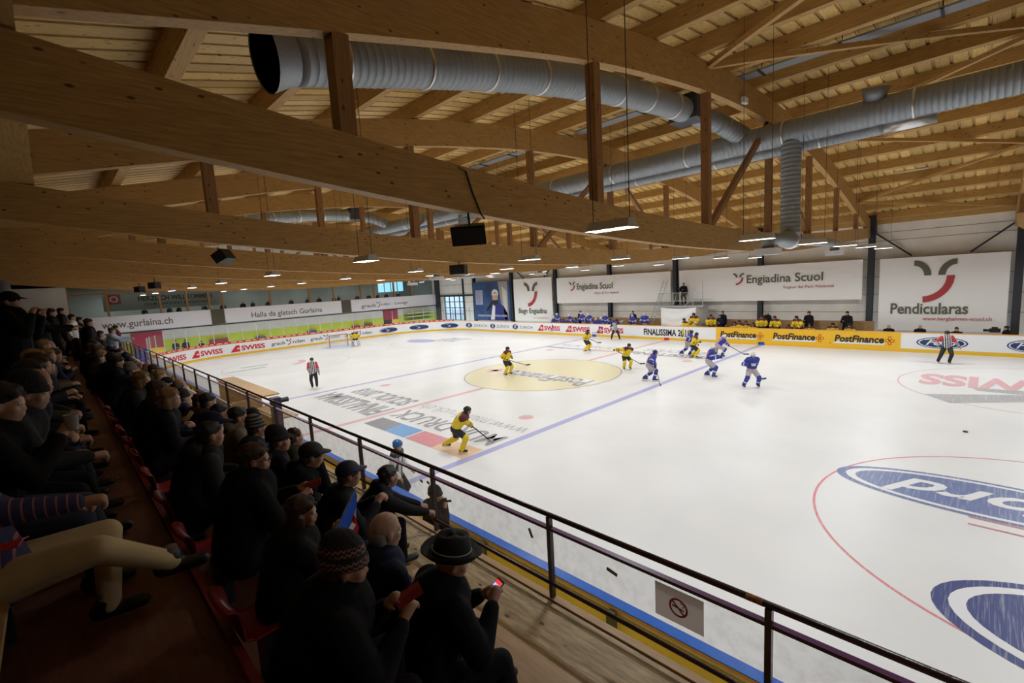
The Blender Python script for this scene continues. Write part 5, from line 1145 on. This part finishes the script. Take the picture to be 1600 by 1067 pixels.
# ---------------------------------------------------------------- spectators
COATG = mat('coat charcoal', (.03, .03, .034), .8, spec=.12, bump=.3, bscale=8); COATO = mat('coat olive', (.045, .04, .025), .8, spec=.12, bump=.3, bscale=8); COATT = mat('coat tan', (.13, .10, .065), .8, spec=.12, bump=.3, bscale=8)
COATB = mat('coat black soft', (.008, .008, .009), .85, spec=.12, bump=.35, bscale=7); COATR = mat('coat wine', (.06, .012, .015), .8, spec=.12, bump=.3, bscale=8)
WOOLG = mat('wool grey', (.16, .14, .12), .9, bump=.4, bscale=60); WOOLK = mat('wool black', (.014, .013, .014), .9, bump=.4, bscale=60)
def striped(name, ca, cb, axis, freq, cc=None):
    m = bpy.data.materials.new(name); m.use_nodes = True; nt = m.node_tree; L = nt.links; b = nt.nodes['Principled BSDF']; b.inputs['Roughness'].default_value = .9
    tc = nt.nodes.new('ShaderNodeTexCoord'); sx = nt.nodes.new('ShaderNodeSeparateXYZ'); L.new(tc.outputs['Object'], sx.inputs[0])
    ma = nt.nodes.new('ShaderNodeMath'); ma.operation = 'MULTIPLY'; ma.inputs[1].default_value = freq; L.new(sx.outputs[axis], ma.inputs[0])
    last = ma.outputs[0]
    if cc:
        w1 = nt.nodes.new('ShaderNodeMath'); w1.operation = 'MULTIPLY'; w1.inputs[1].default_value = 260; L.new(sx.outputs[0], w1.inputs[0]); si = nt.nodes.new('ShaderNodeMath'); si.operation = 'SINE'; L.new(w1.outputs[0], si.inputs[0])
        s2 = nt.nodes.new('ShaderNodeMath'); s2.operation = 'MULTIPLY_ADD'; s2.inputs[1].default_value = .22; L.new(si.outputs[0], s2.inputs[0]); L.new(last, s2.inputs[2]); last = s2.outputs[0]
    fr = nt.nodes.new('ShaderNodeMath'); fr.operation = 'FRACT'; L.new(last, fr.inputs[0])
    r = nt.nodes.new('ShaderNodeValToRGB'); r.color_ramp.interpolation = 'CONSTANT'; r.color_ramp.elements[0].color = (*ca, 1); r.color_ramp.elements[1].position = .5; r.color_ramp.elements[1].color = (*cb, 1)
    if cc: e = r.color_ramp.elements.new(.75); e.color = (*cc, 1)
    L.new(fr.outputs[0], r.inputs[0]); L.new(r.outputs[0], b.inputs['Base Color']); MT[name] = m; return m
FAIR = striped('fair isle wool', (.022, .015, .015), (.20, .055, .05), 2, 42, (.24, .17, .14)); STRI = striped('striped wool', (.02, .018, .018), (.17, .14, .12), 2, 24)
KHAKI = mat('khaki twill', (.50, .38, .20), .85, bump=.35, bscale=5, var=.12, vscale=6); SWEAT = striped('striped sweater', (.035, .03, .09), (.30, .12, .13), 0, 26)
for e_ in [n_ for n_ in SWEAT.node_tree.nodes if n_.type == 'VALTORGB']: e_.color_ramp.elements[1].position = .82
DENIM = mat('denim dark', (.02, .025, .045), .85, bump=.2, bscale=12)
RF = {1: 2.45, 2: 2.85, 3: 3.25, 4: 3.75, 5: 4.25}
def seatpose(lean=14, spine=6, hz=.50, hands=None, feet=None, head=(0, 0), twist=0):
    return dict(hz=hz, lean=lean, spine=spine, twist=twist, hands=hands or F_((.40, .12, .66), (.40, -.12, .66)), feet=feet or F_((.44, .14, .09), (.44, -.14, .09)), head=head)
def near(px, py, yh, row, label, pose, top, bottom, gear, deg=90, skin=SKIN, s=None, vox=.009, fat=1.12, hood=False, grip=(1, 1), shoe=BLK, topn='jacket', botn='trousers'):
    J = skeleton(**pose); a = math.radians(deg); hw = AT('y', yh, px, py); h = J['head']; fl = RF[row]
    s_ = s or max(.86, min(1.14, (hw[2]-fl)/h.z))
    r = person('person', J, vox, skin, (topn, [top]), (botn, [bottom]), shoe=shoe, gear=gear, fine=True, fat=fat, hood=hood, grip=grip, grow_top=.02)
    place(r, hw[0]-s_*(h.x*math.cos(a)-h.y*math.sin(a)), hw[1]-s_*(h.x*math.sin(a)+h.y*math.cos(a)), fl, deg, label, s=s_); return r, J
def glasses(r, J):
    h, f, l, u = J['head'], J['hf'], J['hl'], J['hu']; mb = MB()
    for s in (1, -1):
        c = h+f*.100+l*s*.034+u*.003; mb.tube([c+(l*math.cos(a)*.024+u*math.sin(a)*.018) for a in [2*math.pi*k/14 for k in range(15)]], .0025, n=6); mb.tube([c+l*s*.024, h+l*s*.083+u*.008-f*.0], .0025, n=6)
    mb.build('glasses', BLK, r)
hat, hJ = near(706, 876, -18.2, 1, 'man in black felt hat with pale band and black coat looking at his phone', seatpose(16, 10, hands=F_((.44, .05, .80), (.44, -.10, .82)), feet=F_((.55, .16, .09), (.50, -.22, .09)), head=(-12, 12)), COATB, TRK, ('fedora', mat('felt black', (.008, .008, .009), .8), mat('hat band', (.35, .33, .30), .5)), deg=78, fat=1.35)
bald, _ = near(603, 830, -18.32, 1, 'balding grey-haired man in dark navy jacket seated in the front row', seatpose(14, 6, head=(-5, 5)), COATN, TRK, ('fringe', HGR), skin=SKIN2, fat=1.3)
RF[0] = 2.25
near(608, 745, -17.32, 0, 'dark-haired young man in black jacket leaning forward on the railing', seatpose(34, 12, hz=.45, hands=F_((1.2, .0, .25), (1.18, -.10, .25)), head=(8, 0)), COATK, TRK, ('short', HDK), deg=80, hood=True)
near(545, 741, -17.95, 1, 'child in navy peaked cap and black jacket looking at the ice', seatpose(22, 8, hands=F_((.52, .04, .8), (.5, -.08, .8))), COATK, TRK, ('cap', mat('cap navy', (.015, .018, .04), .7)), fat=1.1, deg=75)
near(487, 712, -18.05, 1, 'man in black peaked cap resting his chin on his fist', seatpose(26, 8, hands=F_((.38, .02, 1.05), (.42, -.12, .7)), head=(-5, 8)), COATB, TRK, ('cap', mat('cap black', (.012, .012, .013), .7)), fat=1.15, hood=True, deg=80)
near(462, 683, -17.7, 1, 'person with bushy brown hair partly hidden behind the capped man', seatpose(20, 8), COATO, TRK, ('curly', HBR), deg=85, vox=.012)
near(437, 688, -18.1, 1, 'person in dark knit cap with small emblem seen from behind', seatpose(16, 6, head=(-25, 0)), COATK, TRK, ('beanie', WOOLK), deg=95, vox=.012)
near(402, 668, -18.05, 1, 'person in grey and black striped knit hat in the front row', seatpose(16, 6), COATG, TRK, ('beanie', STRI, STRI), vox=.012)
near(398, 652, -17.75, 1, 'person in plain black knit hat behind the striped hat', seatpose(16, 6), COATK, TRK, ('beanie', WOOLK), vox=.012)
near(373, 652, -18.1, 1, 'dark-haired man in beige jacket in the front row', seatpose(16, 6, head=(-10, 5)), COATT, TRK, ('short', HDK), vox=.012, hood=True)
near(345, 645, -18.15, 1, 'bearded dark-haired man in the front row left of the beige jacket', seatpose(16, 6), COATO, TRK, ('short', HDK), vox=.012)
knit, kJ = near(541, 884, -18.88, 2, 'man in patterned red and black knit hat and black coat in the second row', seatpose(16, 8, hands=F_((.40, .0, .86), (.44, -.14, .84)), head=(-8, 10)), COATB, TRK, ('beanie', WOOLK, FAIR), deg=74, fat=1.5)
flagw, fJ = near(478, 842, -18.72, 2, 'woman with long brown hair holding a small flag in the second row', seatpose(14, 6, hands=F_((.30, .10, .80), (.42, -.06, .92)), head=(-20, 5)), COATK, TRK, ('long', HBR), deg=80, fat=1.35)
glm, gJ = near(400, 718, -18.72, 2, 'man with glasses and short brown hair in a dark hooded jacket holding a booklet', seatpose(12, 4, hands=F_((.46, .04, .80), (.44, -.12, .78)), head=(-22, 2)), COATB, TRK, ('short', HBR), deg=86, fat=1.5, hood=True); glasses(glm, gJ)
near(330, 680, -18.8, 2, 'person with dark hair tied back in a grey jacket beside the man with glasses', seatpose(14, 6), COATG, TRK, ('short', HDK), hood=True, vox=.012)
bn, bJ = near(248, 630, -18.8, 2, 'man in brown knit beanie and black coat reading a leaflet', seatpose(12, 4, hands=F_((.42, .04, .80), (.42, -.10, .80)), head=(-12, 8)), COATB, TRK, ('beanie', mat('wool brown', (.04, .032, .022), .9, bump=.4, bscale=60)), fat=1.45, skin=SKIN3)
# ---- the row by the camera: knees and feet on the aisle floor
kh, kJ3 = near(-45, 730, -20.32, 3, 'person in khaki trousers and striped sweater sitting with legs crossed at the lower left', seatpose(-16, -6, hz=.52, hands=F_((.30, .16, .74), (.44, -.10, .80)), feet=F_((.40, .12, .10), (.72, -.02, .30))), SWEAT, KHAKI, ('short', HBR), deg=82, s=1.08, topn='sweater'); kh.location = (14.1, -20.12, 3.25)
for i in (0, 1):
    k = kJ3['an%d' % i]; MB().tube([k+V((0, 0, -.01)), k+V((-.01, 0, .09))], [.047, .045], n=14).build('sock', mat('sock grey', (.12, .09, .08), .9), kh, True)
ROW3 = [(13.35, .62, COATB, DENIM, ('short', HDK), 'person in black jacket and dark jeans holding a plastic cup at the left', F_((.36, .12, .96), (.38, -.02, 1.02)), 10, SKIN2),
        (12.7, .62, COATG, TRK, ('beanie', WOOLK), 'bearded man in black beanie and grey hooded jacket at the left edge', F_((.42, .10, .74), (.52, -.10, .74)), 20, SKIN2),
        (12.0, .62, COATN, TRK, ('fringe', HGR), 'bald man in navy padded jacket at the left edge, behind the beanie', F_((.42, .08, .74), (.46, -.10, .74)), 22, SKIN),
        (11.2, .62, COATB, DENIM, ('long', HDK), 'dark-haired woman with black coat looking to the ice at the left', F_((.40, .10, .70), (.44, -.12, .72)), 18, SKIN2),
        (10.4, .64, COATO, TRK, ('short', HBR), 'brown-haired man in olive jacket at the left', F_((.44, .10, .72), (.44, -.10, .72)), 22, SKIN2),
        (9.6, .62, COATG, TRK, ('short', HBD), 'fair-haired person looking at a phone at the left', F_((.44, .08, .84), (.44, -.08, .84)), 18, SKIN2)]
R3 = []
for x, hz, ct, tr, g, l, hh, ln, sk in ROW3:
    J = skeleton(**seatpose(ln, 6, hz=hz, hands=hh, feet=F_((.50, .16, .09), (.46, -.14, .09)), head=(-8, 8)))
    r = person('person', J, .010, sk, ('jacket', [ct]), ('trousers', [tr]), gear=g, fine=True, fat=1.2, hood=True, grip=(1, 1)); place(r, x, -20.18, 3.25, 84, l, s=1.08); R3.append((r, J))
J = skeleton(**dict(STANDP, hands=F_((.3, .1, 1.4), (.25, -.12, 1.42)), head=(-10, 5))); r = person('person', J, .012, SKIN, ('coat', [COATB]), ('trousers', [TRK]), gear=('cap', COATK), fine=True, fat=1.35, hood=True); place(r, 8.7, -20.12, 3.72, 80, 'big dark figure in cap and coat standing up at the left edge', s=1.02)
# ---- the many farther ones: eight seated and two standing figures, copied
VAR = []
for k, (g, sk, ps) in enumerate(((('short', HDK), SKIN2, seatpose(14, 6, head=(-10, 5))), (('short', HBR), SKIN, seatpose(22, 8, hands=F_((.46, .05, .8), (.46, -.07, .8)), head=(-15, 8))), (('beanie', WOOLK), SKIN2, seatpose(10, 4, head=(-5, 0))), (('long', HBR), SKIN2, seatpose(12, 6, head=(-12, 3))),
                               (('fringe', HGR), SKIN, seatpose(18, 6, head=(0, 5))), (('cap', COATN), SKIN2, seatpose(16, 8, head=(-10, 6))), (('long', HBD), SKIN2, seatpose(14, 4, head=(-20, 0))), (('beanie', WOOLG), SKIN, seatpose(26, 10, hands=F_((.46, .05, 1.0), (.46, -.12, .75)), head=(-5, 5))))):
    r = person('person', skeleton(**ps), .018, sk, ('jacket', [COATK]), ('trousers', [TRK]), gear=g, eye=True, fat=1.15); VAR.append(r)
GN = ['dark-haired', 'brown-haired', 'black-hatted', 'long brown-haired', 'grey balding', 'navy-capped', 'long fair-haired', 'grey-hatted']
CO = [(COATB, 'black'), (COATK, 'black'), (COATN, 'navy'), (COATG, 'charcoal'), (COATO, 'olive'), (COATT, 'tan'), (COATR, 'wine-red'), (COATB, 'black'), (COATG, 'charcoal'), (COATN, 'navy')]
rn = random.Random(21); usedv = set()
for q_x, l in ((10.15, 'person in dark coat with hair tied back between the beanie reader and the tied-hair neighbour'), (10.95, 'fair-haired person in black jacket two places before the brown beanie'), (12.75, 'navy-capped man in dark coat directly behind the man with glasses')):
    k = {10.15: 3, 10.95: 6, 12.75: 5}[q_x]; r = copy_tree(VAR[k]); place(r, q_x, -19.02, 2.85, 86, l, s=1.06)
def recolour(r, m):
    for c in kids(r):
        if c.name.startswith('jacket'):
            for sl in c.material_slots: sl.link = 'OBJECT'; sl.material = m
RN = {1: 'front row farther along the railing', 2: 'second row farther along the stand', 3: 'third row farther along the stand', 4: 'fourth row farther along the stand'}
HY = {1: -18.4, 2: -19.1, 3: -20.1, 4: -20.95}
order = []
for row, x0, x1, st in ((1, 9.45, -29, .60), (2, 8.65, -29, .62), (3, 8.0, -29, .66), (4, 4.5, -28, .85)):
    x = x0
    while x > x1:
        if rn.random() > .05: order.append((row, x+rn.uniform(-.07, .07)))
        x -= st
for n_, (row, x) in enumerate(order):
    k = n_ if n_ < 8 else rn.randrange(8); src = VAR[k]; r = src if k not in usedv else copy_tree(src); usedv.add(k)
    m_, cn = rn.choice(CO); recolour(r, m_); lab = '%s spectator in %s jacket seated in the %s' % (GN[k], cn, RN[row])
    place(r, x, HY[row]+rn.uniform(-.06, .08), RF[row], 90+rn.uniform(-22, 22), lab, group=lab, s=rn.uniform(.93, 1.06))
ST = [person('person', skeleton(**STANDP), .022, SKIN2, ('jacket', [COATK]), ('trousers', [TRK]), gear=('short', HDK), eye=False, fat=1.2),
      person('person', skeleton(**dict(STANDP, hands=F_((.55, .2, 1.3), (.5, -.25, 1.25)))), .022, SKIN2, ('jacket', [COATK]), ('trousers', [TRK]), gear=('short', HBR), eye=False, fat=1.2),
      person('person', skeleton(**dict(STANDP, hands=F_((-.05, .3, .98), (-.05, -.3, .98)))), .022, SKIN2, ('jacket', [COATK]), ('trousers', [TRK]), gear=('short', HDK), eye=False, fat=1.15)]
SP = [(0, 134, 500, -3, 'man in black coat standing and pointing near the parapet board', 1), (2, 109, 494, -6, 'person with white shirt and hands on hips standing high in the far stand', 3), (0, 120, 497, -8, 'dark standing figure high in the far stand beside the white shirt', 0),
      (1, 172, 515, -7, 'person in white and blue top with a drum near the far end of the railing', 5), (0, 154, 520, -6, 'dark standing figure left of the white and blue top in the far stand', 0), (0, 74, 478, -3, 'person in dark coat standing at the top of the far stand beside the round column', 0),
      (1, 52, 466, 1, 'standing person with raised hands at the top of the far left stand', 0), (0, 92, 484, -9, 'standing person in dark coat on the skyline of the far left stand', 0), (2, 179, 511, -11, 'person in red top behind the white and blue one in the far stand', 6)]
us_ = set()
for v, px, py, X_, l, c in SP:
    r = ST[v] if v not in us_ else copy_tree(ST[v]); us_.add(v); hw = AT('x', X_, px, py); row = 1 if hw[1] > -18.5 else 2 if hw[1] > -19.2 else 3 if hw[1] > -20.5 else 4
    recolour(r, {3: SIGNW, 5: mat('pale blue top', (.35, .45, .6), .7), 6: COATR}.get(c, COATK)); place(r, X_, hw[1], RF[row], 90, l, s=max(.85, min(1.15, (hw[2]-RF[row])/1.68)))
# photographer between boards and stand, seen through the rail glass
tag(MB().box((11.3, -16.1, -.02), (12.3, -15.45, .28)).build('wooden_crate', BENCHW), 'wooden crate the photographer stands on behind the boards', 'crate')
J = skeleton(hz=.93, lean=6, feet=F_((0, .12, .09), (0, -.12, .09)), hands=F_((.22, .06, 1.42), (.22, -.10, 1.40)), head=(0, 5)); r = person('person', J, .012, SKIN2, ('jacket', [COATB]), ('trousers', [TRK]), gear=('beanie', WOOLK), fine=True, fat=1.2, hood=True)
place(r, 11.75, -15.78, .28, 55, 'photographer in black jacket behind the boards, seen through the rail glass', s=1.03); p = wpt(r, (.20, -.04, 1.50)); vcam(p.x, p.y, p.z, 55, .38, 'black camera with lens held by the photographer behind the boards')
# benches under the back rows
for row, y in ((3, -20.22), (4, -21.05)):
    o = empty('stand_bench', (-6, y, RF[row])); tag(o, 'long wooden bench of the %s row of the stand' % {3: 'third', 4: 'fourth'}[row], 'bench'); h_ = .5 if row == 3 else .4
    MB().box((-28, -.18, h_-.06), (21 if row == 3 else 14, .16, h_-.02)).build('seat_plank', BENCHW, o)
    for q in range(10): MB().box((-27+5.2*q-.04, -.12, 0), (-27+5.2*q+.04, .12, h_-.06)).build('support', DGREY, o)
# round grey column behind the crowd
cp = AT('y', -21.2, 66, 470); tag(MB().tube([(-21.5, -21.5, 4.25), (-21.5, -21.5, 7.0)], .38, n=24).build('round_column', mat('column grey', (.22, .24, .27), .5), smooth=True), 'round grey column behind the far left crowd', 'column')
# ---- small things in hands
def hw(r, J, i, fwd=.09): return wpt(r, J['ha%d' % i]+(J['ha%d' % i]-J['el%d' % i]).normalized()*fwd)
p = (hw(hat, hJ, 0)+hw(hat, hJ, 1))/2; o = empty('smartphone', p, math.radians(78)); tag(o, 'lit smartphone in the hands of the man with the black felt hat', 'phone'); o.rotation_euler = (0, math.radians(-35), math.radians(78))
MB().box((-.07, -.036, -.004), (.07, .036, .004)).build('case', BLK, o); MB().box((-.06, -.031, .0041), (.06, .031, .005)).build('screen', mat('phone screen', (.1, .1, .1), .3, emit=(.45, .55, .9, 1.2)), o); MB().box((.035, -.031, .0051), (.06, .031, .0055)).build('red_screen_bar', mat('phone red', (.3, .02, .02), .3, emit=(.8, .05, .06, 1)), o)
def booklet(p, rot, m, name, lab, sz=(.13, .07), txt=None):
    o = empty(name, p); o.rotation_euler = rot; tag(o, lab, name.split('_')[-1]); a, b = sz[0]/2, sz[1]/2
    MB().add([(-a, -b, .0), (a, -b, .0), (a, 0, .012), (-a, 0, .012), (-a, -b, -.004), (a, -b, -.004), (a, 0, .006), (-a, 0, .006)], [(0, 1, 2, 3), (7, 6, 5, 4), (0, 4, 5, 1), (1, 5, 6, 2), (2, 6, 7, 3), (3, 7, 4, 0)], None).build('cover', m, o)
    MB().add([(-a, b, .0), (a, b, .0), (a, 0, .012), (-a, 0, .012), (-a, b, -.004), (a, b, -.004), (a, 0, .006), (-a, 0, .006)], [(3, 2, 1, 0), (4, 5, 6, 7), (1, 5, 4, 0), (2, 6, 5, 1), (3, 7, 6, 2), (0, 4, 7, 3)], None).build('pages', m, o); return o
booklet((hw(knit, kJ, 0)+hw(knit, kJ, 1))/2+V((.02, .02, .03)), (math.radians(25), math.radians(-20), math.radians(70)), mat('booklet red', (.25, .01, .015), .5), 'folded_booklet', 'red folded booklet held by the man with the patterned knit hat')
booklet((hw(glm, gJ, 0)+hw(glm, gJ, 1))/2+V((.03, .04, .03)), (math.radians(40), math.radians(-15), math.radians(60)), MT['booklet red'], 'programme_booklet', 'red programme booklet held by the man with glasses')
booklet((hw(bn, bJ, 0)+hw(bn, bJ, 1))/2+V((.03, .05, .04)), (math.radians(20), math.radians(-50), math.radians(90)), SIGNW, 'white_leaflet', 'white leaflet held by the man in the brown beanie', (.13, .10))
booklet(V(AT('y', -19.98, 10, 853)), (math.radians(10), math.radians(-10), math.radians(60)), RED, 'red_booklet', 'red booklet on the lap at the left edge above the khaki trousers')
p = hw(R3[0][0], R3[0][1], 1, .08)+V((.03, .03, .03)); mb = MB(); n = 24
for r_, z in ((.030, -.055), (.042, .055), (.044, .058), (.041, .055), (.029, -.052)):
    for k in range(n): a = 2*math.pi*k/n; mb.v.append((r_*math.cos(a), r_*math.sin(a), z))
mb.mats = [None]
for j in range(4):
    for k in range(n): mb.f.append((j*n+k, j*n+(k+1) % n, (j+1)*n+(k+1) % n, (j+1)*n+k)); mb.m.append(0)
mb.f.append(tuple(4*n+k for k in range(n))); mb.m.append(0)
o = mb.build('plastic_cup', glass_mat('cup plastic', (.9, .9, .9), .42, .1), smooth=True); o.location = p; tag(o, 'clear ribbed plastic cup in a hand at the left', 'cup')
# hand flag: blue field, white and red fly
def flag_cloth_mat():
    m = mat('flag blue', (.04, .13, .62), .7); ms = [m, mat('flag white', (.8, .8, .8), .7), mat('flag red', (.6, .03, .04), .7)]
    for m in ms:
        nt = m.node_tree; b = nt.nodes['Principled BSDF']; t = nt.nodes.new('ShaderNodeBsdfTranslucent'); t.inputs[0].default_value = b.inputs['Base Color'].default_value
        x = nt.nodes.new('ShaderNodeMixShader'); x.inputs[0].default_value = .6; nt.links.new(b.outputs[0], x.inputs[1]); nt.links.new(t.outputs[0], x.inputs[2]); nt.links.new(x.outputs[0], nt.nodes['Material Output'].inputs[0])
    return ms
FM = flag_cloth_mat()
pf = AT('y', -18.62, 520, 836); pt_ = AT('y', -18.5, 556, 762); o = empty('hand_flag', pf); tag(o, 'small blue, white and red hand flag above the woman with long hair', 'flag')
a, b = V((0, 0, 0)), V(pt_-pf); MB().tube([a-b*.5, b*1.02], .005, n=8).build('flag_stick', SIGNW, o)
mb = MB(); n = 12
c1, c2 = V(AT('y', -18.52, 557, 836)-pf), V(AT('y', -18.52, 524, 838)-pf)
def fp(u, v):   # u along the stick, v towards the fly
    p0 = a.lerp(b, u); e = c2.lerp(c1, min(1, u*1.0)) if False else c2.lerp(c1, 1)*(1)
    q = p0.lerp(V((c1.x, c1.y, c1.z+ (b.z-c1.z)*u*.35)), v); return q+V((0, .022*math.sin(u*5+v*6)*v, 0))
for j in range(n+1):
    for i in range(n+1): mb.v.append(tuple(fp(i/n, j/n)))
mb.mats = FM
for j in range(n):
    for i in range(n): q = j*(n+1)+i; mb.f.append((q, q+1, q+n+2, q+n+1)); mb.m.append(0 if j < 8 else (1 if j < 10 else 2))
fc = mb.build('flag_cloth', None, o, True)
